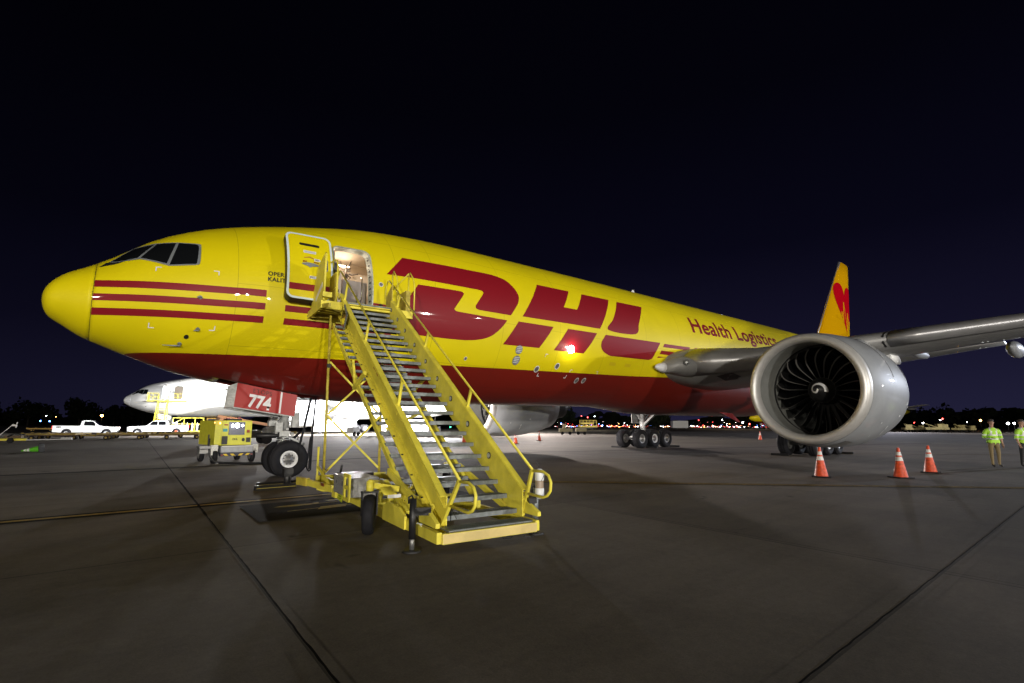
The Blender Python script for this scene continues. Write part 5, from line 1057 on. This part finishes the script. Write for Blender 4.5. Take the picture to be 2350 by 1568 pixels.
DL = [((-3.9, 50.6), -14, 'worn yellow roller dolly just behind the leftmost one'), ((.9, 46.6), -10, 'rusty roller dolly in front of the single-cab pickup bonnet'), ((5.6, 45.9), -4, 'rusty roller dolly in front of the crew-cab pickup bonnet'), ((1.5, 50.5), -8, 'rusty roller dolly behind the second one from the left'), ((10.2, 46.8), 4, 'rusty roller dolly in front of the crew-cab pickup tail'), ((15.4, 48.2), 6, 'roller dolly farthest right, behind the ground power unit'), ((7.2, 50.5), -2, 'rusty roller dolly directly below the crew-cab doors')]
for (x, y), a, lb in DL: dup(dl0, None, (x, y, 0), rad(a), lb)
for (x, y, a, lb) in ((-10.2, 113, -6, 'bright yellow flat dolly far behind the left pickup tail'), (-2.0, 96, -6, 'bright yellow flat dolly between the two pickups')):
    d = dup(dl0, None, (x, y, 0), rad(a), lb, {'dolly_yellow_worn': ym, 'dolly_rust': ym}); d['group'] = 'bright yellow dollies further back'
tb = thing('tow_bar', 'low yellow tow bar trailer with lettering and an upright rod at the left edge', 'tow bar', (-7.4, 40.2, 0), rad(-16))
MB().mat('styel').box((2.3, 0, .28), (3.6, .25, .16)).mat(mat('worn_orange', (.42, .16, .03), .6)).box((1.4, -.13, .28), (1.2, .02, .12)).build('beam', tb); MB().mat('dark').tube([(2.9, 0, .5), (3.3, 0, .72), (4.0, 0, .66)], .05, 8).mat(drm).box((3.2, .3, .5), (1.0, .5, .2)).build('winch', tb); MB().mat('hub').bar((4.1, 0, .25), (6.8, .1, .28), .1, .08).box((6.6, .1, .34), (.7, .3, .18)).build('drawbar', tb)
for x in (1.2, 3.2): MB().mat('rubber').cyl((x, -.3, .2), (x, -.15, .2), .2, n=14).build('wheel', tb)
mb = MB(); mb.mat('hub'); mb.bar((2.2, 0, .36), (3.1, .2, 1.50), .04, .04); mb.mat('wht'); mb.bar((3.0, .2, 1.42), (3.3, .2, 1.38), .05, .14); mb.bar((3.26, .2, 1.22), (3.32, .2, 1.66), .05, .08); mb.build('flag_rod', tb)
# ================================================================== ground power unit
gp = thing('ground_power_unit', 'yellow ground power unit trailer with lit panel and hazard chevrons beside the nose wheel', 'power unit', (4.98, 6.75, 0), rad(9)); gp.scale = (.82, .78, 1)
lime = mat('unit_yellow', (.62, .60, .04), .4, 0, .1, .1, 4)
mb = MB(); mb.mat(lime); mb.box((.90, 1.55, 1.22), (1.72, 2.6, 1.02)); mb.box((.12, .35, 1.24), (.30, .5, .98)); mb.build('housing', gp, bevel=.02)
mb = MB(); mb.mat(mat('bumper_steel', (.26, .27, .29), .4, .5, 0, .15, 6)); mb.box((.98, -.02, .56), (1.52, .34, .26)); mb.mat('wht'); mb.box((.98, -.20, .68), (1.50, .02, .05)); mb.build('bumper', gp, bevel=.01)
mb = MB(); mb.mat(mat('skirt_blue', (.03, .035, .06), .5)); mb.box((.98, -.05, .36), (1.50, .30, .14)); mb.box((.98, 1.4, .5), (1.5, 2.6, .18)); mb.build('chassis', gp)
mb = MB(); mb.mat(mat('hazard_yellow', (.70, .50, .02), .5))
for x, s_ in ((.42, -1), (.74, -1), (1.02, 1), (1.34, 1)):
    mb.add([(x, -.205, .30), (x + .16, -.205, .30), (x + .16 + s_ * .1, -.205, .38), (x + s_ * .1, -.205, .38)], [(0, 1, 2, 3)])
mb.mat(mat('red_reflector', (.22, .03, .02), .4)); mb.box((.28, -.206, .33), (.1, .006, .05)); mb.box((1.66, -.206, .33), (.1, .006, .05)); mb.build('hazard_marking', gp)
mb = MB(); mb.mat(mat('panel_navy', (.03, .035, .075), .25)); mb.box((1.02, .235, 1.40), (.76, .03, .54)); pn = mb.build('control_panel', gp)
for dx, s_ in ((-.22, .06), (0, .10), (.26, .05)): MB().mat(mat('panel_lamp', (1, 1, 1), emit=(.85, .9, 1), es=18)).cyl((1.02 + dx, .215, 1.52), (1.02 + dx, .205, 1.52), s_, n=16).build('work_lamp', pn)
point('panel_glow', (5.9, 6.5, 1.5), 6, (.8, .88, 1), .08)
mb = MB(); mb.mat('black'); mb.box((.48, .22, .92), (.24, .06, .34)); mb.cyl((.48, .18, .95), (.48, .2, .95), .1, n=14); mb.box((1.60, .235, .92), (.2, .02, .2)); mb.cyl((1.36, .235, .93), (1.36, .225, .93), .075, n=20); mb.mat(mat('sticker_teal', (.05, .3, .32), .5)); mb.box((.48, .236, 1.33), (.2, .02, .12)); mb.mat(mat('sticker_red', (.3, .05, .02), .5)); mb.box((.5, .236, 1.55), (.16, .02, .05)); mb.box((1.58, .236, 1.28), (.14, .02, .12)); mb.build('front_fitting', gp)
text('lettering', 'DHL', .11, 'ink', gp, basis_m((.84, .232, .92), (1, 0, 0), (0, 0, 1)), .003, 1.2); text('lettering', '1L', .14, 'ink', gp, basis_m((1.80, -.1, .46), (1, 0, 0), (0, 0, 1)), .003, 1)
mb = MB(); mb.mat('reflect'); mb.box((1.88, -.05, .56), (.26, .08, .34)); mb.box((-.02, .0, .54), (.30, .10, .40)); mb.build('side_box', gp); mb = MB(); mb.mat('hub'); mb.box((-.45, .1, .66), (.5, .5, .10)); mb.box((-.45, .1, .5), (.46, .4, .16)); mb.mat('dark'); mb.bar((-.22, .3, .5), (-.22, .3, 1.16), .05, .05); mb.tube([(-.25, .0, 1.0), (-.3, -.1, .7), (-.25, -.15, .3), (-.05, -.2, .1), (.3, -.25, .04)], .035, 8); mb.build('side_rack', gp)
for x in (.02, 1.78):
    for y in (.12, 2.2):
        mb = MB(); mb.mat('rubber'); mb.lathe([(-.1, .16), (-.11, .24), (-.08, .285), (.08, .285), (.11, .24), (.1, .16)], (x, y, .285), 'x', 24); w_ = mb.build('wheel', gp); mb = MB(); mb.mat('hub'); mb.lathe([(-.105, .165), (-.07, .13), (-.08, .001)], (x, y, .285), 'x', 16); mb.lathe([(.105, .165), (.07, .13), (.08, .001)], (x, y, .285), 'x', 16); mb.build('rim', w_)
mb = MB(); mb.mat('dark'); mb.box((1.0, .9, 1.76), (.7, .6, .08)); mb.mat(mat('beacon_red', (.3, .03, .03), .3)); mb.box((.72, .7, 1.80), (.14, .1, .08)); mb.box((1.25, .7, 1.82), (.16, .1, .09)); mb.build('roof_fitting', gp)
mb = MB(); mb.mat(mat('marker_amber', (1, .5, .2), emit=(1, .35, .10), es=16)); mb.cyl((.17, .09, 1.62), (.17, .07, 1.62), .03, n=12); mb.cyl((-.02, .2, 1.64), (-.04, .2, 1.64), .025, n=12); mb.build('marker_light', gp)
mb = MB(); mb.mat('rubber'); mb.tube([(5.1, 6.3, .05), (5.9, 5.7, .04), (6.9, 5.3, .04), (7.8, 4.2, .04), (7.2, 3.1, .04), (6.5, .5, .04), (6.5, -.1, .3)], .04, 8); tag(mb.build('supply_cable'), 'grey supply cable lying on the ground from the power unit to the nose gear', 'cable')
# ================================================================== belt loader lit orange
bl = thing('belt_loader', 'orange lit vehicle with long sloping pale boom behind the ground power unit', 'belt loader', (7.75, 27.0, 0), rad(3))
orl = mat('loader_cream', (.80, .52, .36), .4); mb = MB(); mb.mat(orl); mb.prism([(0, 1.0), (1.75, 1.0), (1.75, 2.0), (.3, 2.05), (0, 1.6)], 'y', -.7, .7); mb.build('cab', bl, bevel=.05); MB().mat('glass').box((1.0, -.705, 1.75), (.26, .02, .26)).build('window', bl)
mb = MB(); mb.mat(orl); mb.bar((.1, -.4, 2.12), (3.8, -.4, 1.45), .5, .14); mb.bar((.1, -.66, 2.17), (3.8, -.66, 1.50), .05, .18); mb.build('boom', bl, bevel=.01); mb = MB(); mb.mat('dark'); mb.box((2.2, 0, .6), (4.2, 1.3, .25)); mb.box((2.6, 0, .9), (1.2, 1.2, .35)); mb.build('chassis', bl)
for x in (.8, 3.6):
    for y in (-.75, .75): MB().mat('rubber').cyl((x, y - .12, .36), (x, y + .12, .36), .36, n=18).build('wheel', bl)
MB().mat('steel').prism([(3.6, .8), (4.5, .8), (4.5, 1.15), (3.9, 1.4), (3.6, 1.2)], 'y', -.6, .6).build('rear_cowl', bl); point('loader_lamp', (9.4, 25.0, 2.6), 70, (1, .5, .25), .1)
def tower(px, D_, zt, lb):  # guessed towers, added to fill the white glare behind the stairs
    q = AZ(px, D_); t = thing('glare_fill_tower', lb, 'light tower', (q.x, q.y, 0), rad(40), 'light towers added to fill the glare at the white airplane'); MB().mat('white').box((0, 0, .8), (1.6, 1.0, .8)).build('generator_box', t, bevel=.03); MB().mat('hub').cyl((0, 0, 1.2), (0, 0, zt), .06, .045, 10).build('mast', t)
    for k in range(4): MB().mat('whlamp').box((-.6 + .4 * k, -.08, zt + .15), (.34, .05, .30)).build('lamp_head', t)
    for x in (-.5, .5): MB().mat('rubber').cyl((x, -.6, .3), (x, -.45, .3), .3, n=14).build('wheel', t)
    return t
tower(818, 66, 4.0, 'guessed light tower added to fill the white glare left of the stair tower post'); tower(1002, 62, 3.0, 'guessed light tower added to fill the white glare behind the lower stair flight'); tower(905, 70, 3.4, 'guessed light tower added to fill the white glare between the stair tower posts')
for px, D_, L_, lb in ((775, 80, 6.5, 'made-up white trailer filling the glare left of the light towers below the white airplane'), (935, 84, 7.5, 'made-up white trailer filling the glare right of the light towers below the white airplane')):  # made-up white boxes standing in for the glare below the white airplane
    q = AZ(px, D_); t = thing('glare_fill_trailer', lb, 'trailer', (q.x, q.y, 0), rad(-8), 'white trailers added to fill the glare'); MB().mat('white').box((0, 0, 1.35), (L_, 2.3, 1.9)).build('fill_trailer_box', t, bevel=.05)
    for x in (-L_ * .35, L_ * .35): MB().mat('rubber').cyl((x, -1.1, .3), (x, -.9, .3), .3, n=14).build('wheel', t)
spot('added_tower_light', (AZ(1002, 60).x, AZ(1002, 60).y, 3.2), (22, 22, 0), 16000, (.95, .96, 1), 120, .3)  # light of the guessed tower, added to brighten the ground behind the aircraft
# ================================================================== people
def person(name, label, loc, rz, trousers, pose, scale=1.0):
    root = thing(name, label, 'person', loc, rz); root.scale = (scale,) * 3
    skin_m = mat('skin', (.42, .24, .16), .5); J = {}; V = []; E_ = []; Rr = []
    def vert(n, co, r): J[n] = len(V); V.append(co); Rr.append(r if isinstance(r, tuple) else (r, r))
    def edge(a, b): E_.append((J[a], J[b]))
    vert('pel', (0, 0, .96), (.155, .115)); vert('waist', (0, .0, 1.10), (.14, .105)); vert('chest', (0, .0, 1.30), (.165, .115)); vert('neckb', (0, 0, 1.47), (.07, .07)); vert('neck', (0, .01, 1.54), (.055, .055)); vert('jaw', (0, -.02, 1.62), (.065, .075)); vert('head', (0, 0, 1.70), (.082, .10)); vert('crown', (0, .01, 1.77), (.07, .08))
    for a, b in (('pel', 'waist'), ('waist', 'chest'), ('chest', 'neckb'), ('neckb', 'neck'), ('neck', 'jaw'), ('jaw', 'head'), ('head', 'crown')): edge(a, b)
    for s_, k in ((-1, 'l'), (1, 'r')):
        st_ = pose.get(k, 0)
        vert('hip' + k, (s_ * .095, 0, .90), .10); vert('knee' + k, (s_ * (.11 + .02), -.02 + st_ * .5, .50), .062); vert('ank' + k, (s_ * .13, .0 + st_, .09), .042); vert('toe' + k, (s_ * .15, -.15 + st_, .045), .040)
        for a, b in (('pel', 'hip' + k), ('hip' + k, 'knee' + k), ('knee' + k, 'ank' + k), ('ank' + k, 'toe' + k)): edge(a, b)
        sh, el, wr, hd = pose['arm' + k]
        vert('sh' + k, sh, .062); vert('el' + k, el, .045); vert('wr' + k, wr, .029); vert('pm' + k, hd, (.040, .018))
        for a, b in (('chest', 'sh' + k), ('sh' + k, 'el' + k), ('el' + k, 'wr' + k), ('wr' + k, 'pm' + k)): edge(a, b)
        d = (Vector(hd) - Vector(wr)).normalized(); side = Vector((0, 1, 0)) if abs(d.y) < .8 else Vector((1, 0, 0))
        side = (side - d * side.dot(d)).normalized()
        for i, (o_, ln_) in enumerate(((-.030, .070), (-.010, .080), (.010, .076), (.030, .060))):
            p0 = Vector(hd) + side * o_ + d * .03; p1 = p0 + d * ln_ * .5; p2 = p1 + (d + Vector((-s_ * .5, 0, 0))).normalized() * ln_ * .5
            vert(f'f{i}a' + k, p0, .010); vert(f'f{i}b' + k, p1, .009); vert(f'f{i}c' + k, p2, .007); edge('pm' + k, f'f{i}a' + k); edge(f'f{i}a' + k, f'f{i}b' + k); edge(f'f{i}b' + k, f'f{i}c' + k)
        p0 = Vector(wr) + (Vector(hd) - Vector(wr)) * .55 - side * .035; vert('ta' + k, p0, .012); vert('tb' + k, p0 - side * .022 + d * .035, .010); edge('wr' + k, 'ta' + k); edge('ta' + k, 'tb' + k)
    me = bpy.data.meshes.new('body'); me.from_pydata([tuple(v) for v in V], E_, []); o = bpy.data.objects.new('body', me); COL.objects.link(o)
    m1 = o.modifiers.new('s', 'SKIN'); o.modifiers.new('u', 'SUBSURF').levels = 2
    for i, r in enumerate(Rr): me.skin_vertices[0].data[i].radius = r; me.skin_vertices[0].data[i].use_root = (i == 0)
    bpy.context.view_layer.update(); dg = bpy.context.evaluated_depsgraph_get(); nm = bpy.data.meshes.new_from_object(o.evaluated_get(dg)); bpy.data.objects.remove(o)
    trs = mat(*trousers); boot = mat('boot_black', (.02, .018, .016), .6); nm.materials.clear()
    for m_ in (skin_m, trs, boot): nm.materials.append(m_)
    for p in nm.polygons: z = p.center.z; p.use_smooth = True; p.material_index = 2 if z < .105 else (1 if z < 1.0 and abs(p.center.x) < .24 else 0)
    bd = link('body', nm, root)
    # hi-vis vest/jacket: shell grown from the body surface
    bm = bmesh.new(); bm.from_mesh(nm)
    armx = [pose['armr'][1], pose['arml'][1]]
    def onarm(c): return abs(c.x) > .24
    bmesh.ops.delete(bm, geom=[f for f in bm.faces if not (.92 < f.calc_center_median().z < 1.50) or (abs(f.calc_center_median().x) < .6 and f.calc_center_median().z < 1.08 and abs(f.calc_center_median().x) > .21)], context='FACES')
    bm.normal_update()
    for v in bm.verts: v.co += v.normal * (.022 + (.012 if v.co.z < 1.1 else 0))
    vest = bpy.data.meshes.new('jacket'); bm.to_mesh(vest); bm.free(); vest.materials.clear(); vest.materials.append(mat('hivis_lime', (.42, .78, .05), .6, emit=None)); vest.materials.append(mat('vest_silver', (.7, .72, .72), .35))
    for p in vest.polygons:
        z = p.center.z; x = abs(p.center.x); p.material_index = 1 if (1.05 < z < 1.10 or 1.20 < z < 1.25 or (.07 < x < .115 and z > 1.25)) else 0; p.use_smooth = True
    link('jacket', vest, root)
    # face and cap
    mb = MB(); mb.mat(skin_m); mb.loft([[Vector((.018 * s * math.cos(a), -.095 - .02 * s * (1.0 if s > .5 else .3), 1.675 + .03 * math.sin(a))) for a in [2 * math.pi * k / 8 for k in range(8)]] for s in (1, .6, .2)]); mb.build('nose', bd)
    for s_ in (-1, 1): MB().mat('black').cyl((s_ * .033, -.096, 1.71), (s_ * .033, -.104, 1.71), .010, n=10).build('eye', bd); mb = MB(); mb.mat(skin_m); mb.lathe([(0, .001), (.006, .028), (.012, .03), (.018, .001)], (s_ * .088 - .009, .0, 1.69), 'x', 12); mb.build('ear', bd)
    MB().mat(mat('lip', (.30, .11, .09), .5)).box((0, -.097, 1.635), (.045, .01, .010)).build('mouth', bd)
    mb = MB(); mb.mat(mat('dark_hair', (.03, .022, .018), .7)); mb.lathe([(1.735, .098), (1.78, .093), (1.82, .06), (1.835, .001)], (0, .012, 0), 'z', 20); mb.build('hair', bd)
    return root
person('person', 'person in lime hi-vis jacket and khaki trousers standing right of the cones', (28.60, -13.20, 0), rad(-55), ('khaki_cloth', (.20, .15, .07), .8), dict(l=-.06, r=.05, arml=((-.19, 0, 1.40), (-.27, .03, 1.14), (-.22, -.20, 1.08), (-.17, -.28, 1.10)), armr=((.19, 0, 1.40), (.27, .04, 1.13), (.27, -.02, .90), (.265, -.05, .82))), 1.02)
person('person', 'person in lime hi-vis jacket and black trousers at the right edge of the photo', (29.45, -13.95, 0), rad(-30), ('black_cloth', (.015, .015, .018), .8), dict(l=.05, r=-.05, arml=((-.19, 0, 1.40), (-.26, .03, 1.14), (-.26, -.03, .90), (-.255, -.06, .82)), armr=((.19, 0, 1.40), (.28, .04, 1.15), (.20, -.17, 1.02), (.15, -.24, 1.0))), 1.02)
# ================================================================== far field
def far_tree(x, y, h, w, lb, grp):
    t = thing('tree', lb, 'tree', (x, y, 0), random.uniform(0, 6), grp); mb = MB(); mb.mat(mat('bark', (.05, .04, .03), .9)); mb.cyl((0, 0, 0), (0, 0, h * .6), .35, .12, 8)
    for k in range(5): a = random.uniform(0, 6.3); mb.cyl((0, 0, h * .35), (w * .3 * math.cos(a), w * .3 * math.sin(a), h * random.uniform(.55, .8)), .12, .04, 6)
    mb.build('trunk', t); mb = MB(); mb.mat(mat('dark_foliage', (.012, .016, .009), .9, 0, 0, .4, 2, spec=.1)); C_ = [(random.uniform(-.36, .36) * w, random.uniform(-.36, .36) * w, h * random.uniform(.4, .82), w * random.uniform(.16, .27)) for _ in range(13)]
    for k in range(1100):
        cx, cy, cz, r = random.choice(C_); d = Vector((random.gauss(0, 1), random.gauss(0, 1), random.gauss(0, .8))).normalized() * r * random.uniform(.45, 1.08); q = Vector((cx, cy, cz)) + d; a = Vector((random.uniform(-1, 1), random.uniform(-1, 1), random.uniform(-1, 1))).normalized(); b = a.cross(d).normalized() if a.cross(d).length > 1e-3 else Vector((1, 0, 0)); s_ = random.uniform(.6, 1.5); mb.add([q, q + a * s_, q + a * s_ * .6 + b * s_, q + b * s_ * .7], [(0, 1, 2, 3)])
    mb.build('crown', t); return t
random.seed(21)
for x, y, h, w, lb in ((-50, 262, 12, 15, 'dark tree at the left edge under the pale yellow lamp'), (-38, 255, 13, 14, 'broad dark tree right of the leftmost one'), (-24, 262, 12, 15, 'dark round tree above the parked dollies at left'), (-8, 250, 15, 12, 'tall dark tree left of the pickup cab'), (3, 262, 11, 14, 'dark tree above the single-cab pickup'), (13, 258, 13, 15, 'dark tree between the orange lamp and the white nose'), (24, 262, 12, 15, 'dark tree under the white airplane nose'), (150, 135, 9, 13, 'dark tree behind the yellow loading equipment'), (186, 112, 8, 12, 'dark tree left of the far main gear'), (226, 92, 10, 14, 'dark round tree right of the far main gear'), (262, 44, 8, 13, 'dark tree right of the engine'), (275, 32, 9, 15, 'dark tree behind the red lamps at right'), (283, 20, 9, 12, 'dark tree left of the hi-vis pair')):
    far_tree(x, y, h * (.8 if x < 100 else .9), w, lb, 'trees beyond the airfield')
mb = MB(); mb.mat(MATS['dark_foliage']); random.seed(5)
for k in range(2600):
    a = rad(random.uniform(-12, 92)); r = random.uniform(330, 365); q = Vector((CAM.x + r * math.sin(a), CAM.y + r * math.cos(a), random.uniform(0, 1) ** 1.2 * (5.5 + 2.5 * math.sin(a * 23) + 1.5 * math.sin(a * 61)))); s_ = random.uniform(1.5, 3.5); t_ = Vector((math.cos(a), -math.sin(a), 0)); mb.add([q - t_ * s_, q + t_ * s_, q + t_ * s_ * .5 + Vector((0, 0, s_ * .8)), q - t_ * s_ * .6 + Vector((0, 0, s_ * .7))], [(0, 1, 2, 3)])
o = mb.build('tree_line'); o['kind'] = 'stuff'
mb = MB(); mb.mat(mat('night_grass', (.02, .025, .012), .9, 0, 0, .4, .05)); R_ = []
for r in (150, 420): R_.append([(CAM.x + r * math.sin(rad(a)), CAM.y + r * math.cos(rad(a)), .03) for a in range(-20, 32, 4)])
mb.add(R_[0] + R_[1], [(i, i + 1, len(R_[0]) + i + 1, len(R_[0]) + i) for i in range(len(R_[0]) - 1)]); struct(mb.build('grass_field'))
def lampmat(nm, c, s): return mat(nm, (1, 1, 1), emit=c, es=s)
LW = lampmat('far_lamp_white', (.95, .97, 1), 40); LR = lampmat('far_lamp_red', (1, .05, .04), 14); LO = lampmat('far_lamp_orange', (1, .42, .10), 40); LB_ = lampmat('far_lamp_blue', (.10, .25, 1), 22); LG = lampmat('far_lamp_green', (.05, 1, .45), 14); LY = lampmat('far_lamp_yellow', (.95, .85, .25), 16)
def lamp(x, y, z, r, m, lb, pole=True, grp='airfield lamps'):
    t = thing('airfield_lamp', lb, 'lamp', (x, y, 0), 0, grp); mb = MB(); mb.mat(m); mb.lathe([(-r, .001), (-r * .7, r * .7), (0, r), (r * .7, r * .7), (r, .001)], (0, 0, z), 'z', 10); mb.build('lamp_head', t)
    MB().mat('dark').cyl((0, 0, 0), (0, 0, max(.05, z - r)), .06, .04, 6).build('pole', t)
def AZ(px, D_):  # bearing helper: ground point seen at a given column
    a = (px - 1175) / 1130.3; v = cf + cr * a; v.z = 0; v.normalize(); return CAM + v * D_ / v.dot(Vector((cf.x, cf.y, 0)).normalized())
LAMPS = [(250, 110, 3.2, .26, LO, 'orange starburst lamp left of the white airplane nose'), (8, 200, 4.8, .35, LY, 'pale yellow lamp at the left edge above the trees'), (125, 200, 4.4, .14, LW, 'small white lamp left of the first pickup bed'), (198, 210, 4.9, .14, LW, 'small white lamp above the single-cab pickup'), (147, 210, 4.2, .1, LO, 'faint orange lamp beside the small white one'), (113, 140, 2.1, .17, LB_, 'blue taxiway light behind the tail of the left pickup, left one'), (134, 140, 2.05, .17, LB_, 'blue taxiway light above the left pickup bed'), (232, 140, 2.05, .17, LB_, 'blue taxiway light in front of the left pickup windscreen'),
 (2081, 150, 2.4, .14, LR, 'red lamp just right of the engine cowl'), (2101, 150, 2.3, .2, LW, 'white lamp right of the engine cowl'), (2146, 150, 3.6, .22, LR, 'large red lamp over the equipment at right'), (2140, 150, 3.2, .16, LW, 'white lamp joined to the large red one'), (2160, 220, 5.4, .14, LR, 'small red mast lamp highest at right'), (2200, 160, 2.7, .15, LW, 'lone white lamp left of the orange one'), (2231, 150, 3.1, .26, LO, 'bright orange lamp left of the hi-vis pair'), (2292, 120, 2.1, .26, LW, 'brightest white lamp behind the hi-vis pair'), (2306, 120, 2.15, .22, LW, 'white lamp touching the brightest one'), (2342, 130, 2.7, .24, LW, 'white lamp above the right person'),
 (1451, 120, 2.7, .26, LW, 'white starburst lamp left of the far main gear leg'), (1286, 180, 1.9, .2, LB_, 'blue lamp right of the far engine'), (1332, 150, 4.1, .13, LR, 'red beacon on the yellow loader, left one'), (1346, 150, 3.7, .16, LR, 'red beacon on the yellow loader, right one'), (1362, 150, 4.0, .09, LW, 'small white lamp on top of the yellow loader'), (1649, 200, 3.5, .2, LW, 'white lamp between the far gear and the distant yellow airplane'), (1695, 180, 2.4, .22, LW, 'white lamp nearest the distant yellow airplane'), (1596, 200, 3.4, .16, LR, 'red lamp right of the far main gear'), (1710, 170, 1.9, .24, LR, 'red lamp under the distant yellow airplane'), (1379, 190, 1.2, .2, LB_, 'blue lamp right of the yellow loader'),
 (987, 190, .9, .16, LG, 'green taxiway light seen between the treads, left'), (991, 192, .9, .16, LG, 'green taxiway light seen between the treads, second'), (996, 194, .9, .16, LG, 'green taxiway light seen between the treads, third'), (1037, 150, .7, .16, LG, 'green taxiway light seen near the right stringer')]
for px, D_, z, r, m, lb in LAMPS: q = AZ(px, D_); lamp(q.x, q.y, z, r, m, lb)
# the busy string of lights along the far apron edge
random.seed(99); mb = MB(); PAL = [LR, LR, LR, LW, LO, LW, lampmat('far_lamp_pink', (1, .3, .28), 3), lampmat('far_lamp_dim', (1, .7, .6), 2), LB_, lampmat('far_lamp_pink', (1, .3, .28), 3)]
for k in range(430):
    px = random.uniform(1270, 1760) if k < 470 else random.uniform(2250, 2400); D_ = random.uniform(230, 300); q = AZ(px, D_); r = random.uniform(.04, .09); mb.mat(random.choice(PAL)); z = random.choice((.4, .5, .6, .9, 1.2)) if k % 9 else random.uniform(1, 3)
    w_ = r * random.choice((1, 1, 1, 3, 6)); mb.box((q.x, q.y, z), (w_, w_, r * 1.4))
o = mb.build('distant_lights'); o['kind'] = 'stuff'
# yellow loading equipment on the far apron
gse = mat('equipment_yellow', (.62, .54, .26), .5, 0, 0, .3, 2)
def loader(px, D_, s_, lb, rz, grp='parked loading equipment at right'):
    q = AZ(px, D_); t = thing('cargo_loader', lb, 'cargo loader', (q.x, q.y, 0), rz, grp); mb = MB(); mb.mat(gse); mb.box((0, 0, .9 * s_), (3.4 * s_, 1.6 * s_, .5 * s_)); mb.box((-1.2 * s_, 0, 1.5 * s_), (.8 * s_, 1.2 * s_, .9 * s_)); mb.build('chassis', t)
    mb = MB(); mb.mat(gse); mb.bar((-.8 * s_, 0, 1.2 * s_), (1.6 * s_, 0, 2.1 * s_), .5 * s_, .14 * s_); mb.bar((.2 * s_, -.5 * s_, .9 * s_), (.6 * s_, -.5 * s_, 1.7 * s_), .1, .1); mb.build('conveyor', t)
    for x in (-1.1, 1.1):
        for y in (-.7, .7): MB().mat('rubber').cyl((x * s_, (y - .1) * s_, .32 * s_), (x * s_, (y + .1) * s_, .32 * s_), .32 * s_, n=12).build('wheel', t)
for px, D_, s_, rz, lb in ((2064, 118, 1.15, .5, 'first yellow belt vehicle right of the engine cowl'), (2086, 120, 1.0, 1.2, 'second yellow belt vehicle under the small red lamp'), (2121, 116, 1.25, 2.2, 'tall yellow belt vehicle left of the big red lamp'), (2147, 118, 1.2, .3, 'yellow belt vehicle below the big red lamp'), (2180, 118, 1.1, 2.8, 'dim yellow belt vehicle under the lone white lamp'), (2203, 122, 1.0, .8, 'dim yellow belt vehicle left of the orange lamp')): loader(px, D_, s_ * .8, lb, rz)
q = AZ(1345, 148); yl = thing('main_deck_loader', 'large yellow scissor loader with railings and red beacons beyond the far engine', 'cargo loader', (q.x, q.y, 0), rad(-35))
ylm = mat('loader_yellow_lit', (.62, .48, .10), .5, 0, 0, .3, 2); mb = MB(); mb.mat(ylm); mb.box((0, 0, 1.0), (5.4, 2.6, .5)); mb.box((-.2, 0, 1.9), (3.8, 2.2, .4)); mb.build('deck', yl)
mb = MB(); mb.mat(ylm)
for x in (-2.5, -1.5, -.5, .5, 1.5, 2.5): mb.bar((x, -1.2, 1.2), (x, -1.2, 2.8), .1, .1)
mb.bar((-2.5, -1.2, 2.8), (2.5, -1.2, 2.8), .1, .1); mb.bar((-2.5, -1.2, 2.3), (2.5, -1.2, 2.3), .08, .08); mb.build('railing', yl); MB().mat('dark').box((0, 0, .55), (4.8, 2.2, .5)).build('undercarriage', yl)
for x in (-1.8, 1.8): MB().mat('rubber').cyl((x, -1.2, .4), (x, -.9, .4), .4, n=14).build('wheel', yl)
point('loader_work_light', (q.x - 4, q.y - 8, 6), 900, (1, .85, .6), .3)
q = AZ(1662 - 110, 170); o = MB().mat('white').box((0, 0, 1.7), (5.2, 2.4, 2.4)).mat('dark').box((0, 0, .45), (4.8, 2.0, .3)).cyl((-1.6, -1.1, .4), (-1.6, -.8, .4), .4).cyl((1.6, -1.1, .4), (1.6, -.8, .4), .4).build('box_trailer', None, (q.x, q.y, 0)); o.rotation_euler = (0, 0, rad(-38)); tag(o, 'small white box trailer behind the far main gear', 'trailer')
q = AZ(1296, 78); bt = thing('baggage_tug', 'pale beige baggage tug with cart on the apron beyond the far engine', 'baggage tug', (q.x, q.y, 0), rad(-38)); bg_ = mat('tug_beige', (.42, .36, .20), .6); MB().mat(bg_).box((0, 0, .7), (2.0, 1.2, .5)).box((-.2, 0, 1.3), (.5, .6, .7)).build('tug_body', bt, bevel=.04); MB().mat(bg_).box((2.4, 0, .75), (1.6, 1.2, .5)).build('cart', bt, bevel=.03)
for x in (-.6, .6, 1.9, 2.9): MB().mat('rubber').cyl((x, -.6, .25), (x, -.45, .25), .25, n=12).build('wheel', bt)
q = AZ(965, 90); dk = thing('parked_car', 'dark parked car silhouetted under the white airplane wing', 'car', (q.x, q.y, 0), rad(-30)); MB().mat('dark').prism([(-2.2, .4), (2.2, .4), (2.25, .8), (1.3, .95), (.7, 1.4), (-.9, 1.4), (-1.6, .95), (-2.2, .85)], 'y', -.85, .85).build('body', dk, bevel=.05)
for x in (-1.35, 1.35):
    for y in (-.8, .8): MB().mat('rubber').cyl((x, y - .1, .33), (x, y + .1, .33), .33, n=14).build('wheel', dk)
# far apron lamps' light on the ground at right
spot('far_ground_light', (150, 20, 12), (96, 4, 0), 26000, (.85, .85, 1), 130, .5)
spot('far_fill_light', (122, -22, 11), (156, 14, 0), 26000, (1, .92, .75), 90, .5)  # added fill to brighten the yellow loaders at right
spot('far_fill_light', (AZ(1640, 150).x, AZ(1640, 150).y, 12), (AZ(1750, 195).x, AZ(1750, 195).y, 5), 34000, (1, .85, .6), 90, .5)  # added fill to brighten the distant yellow airplane
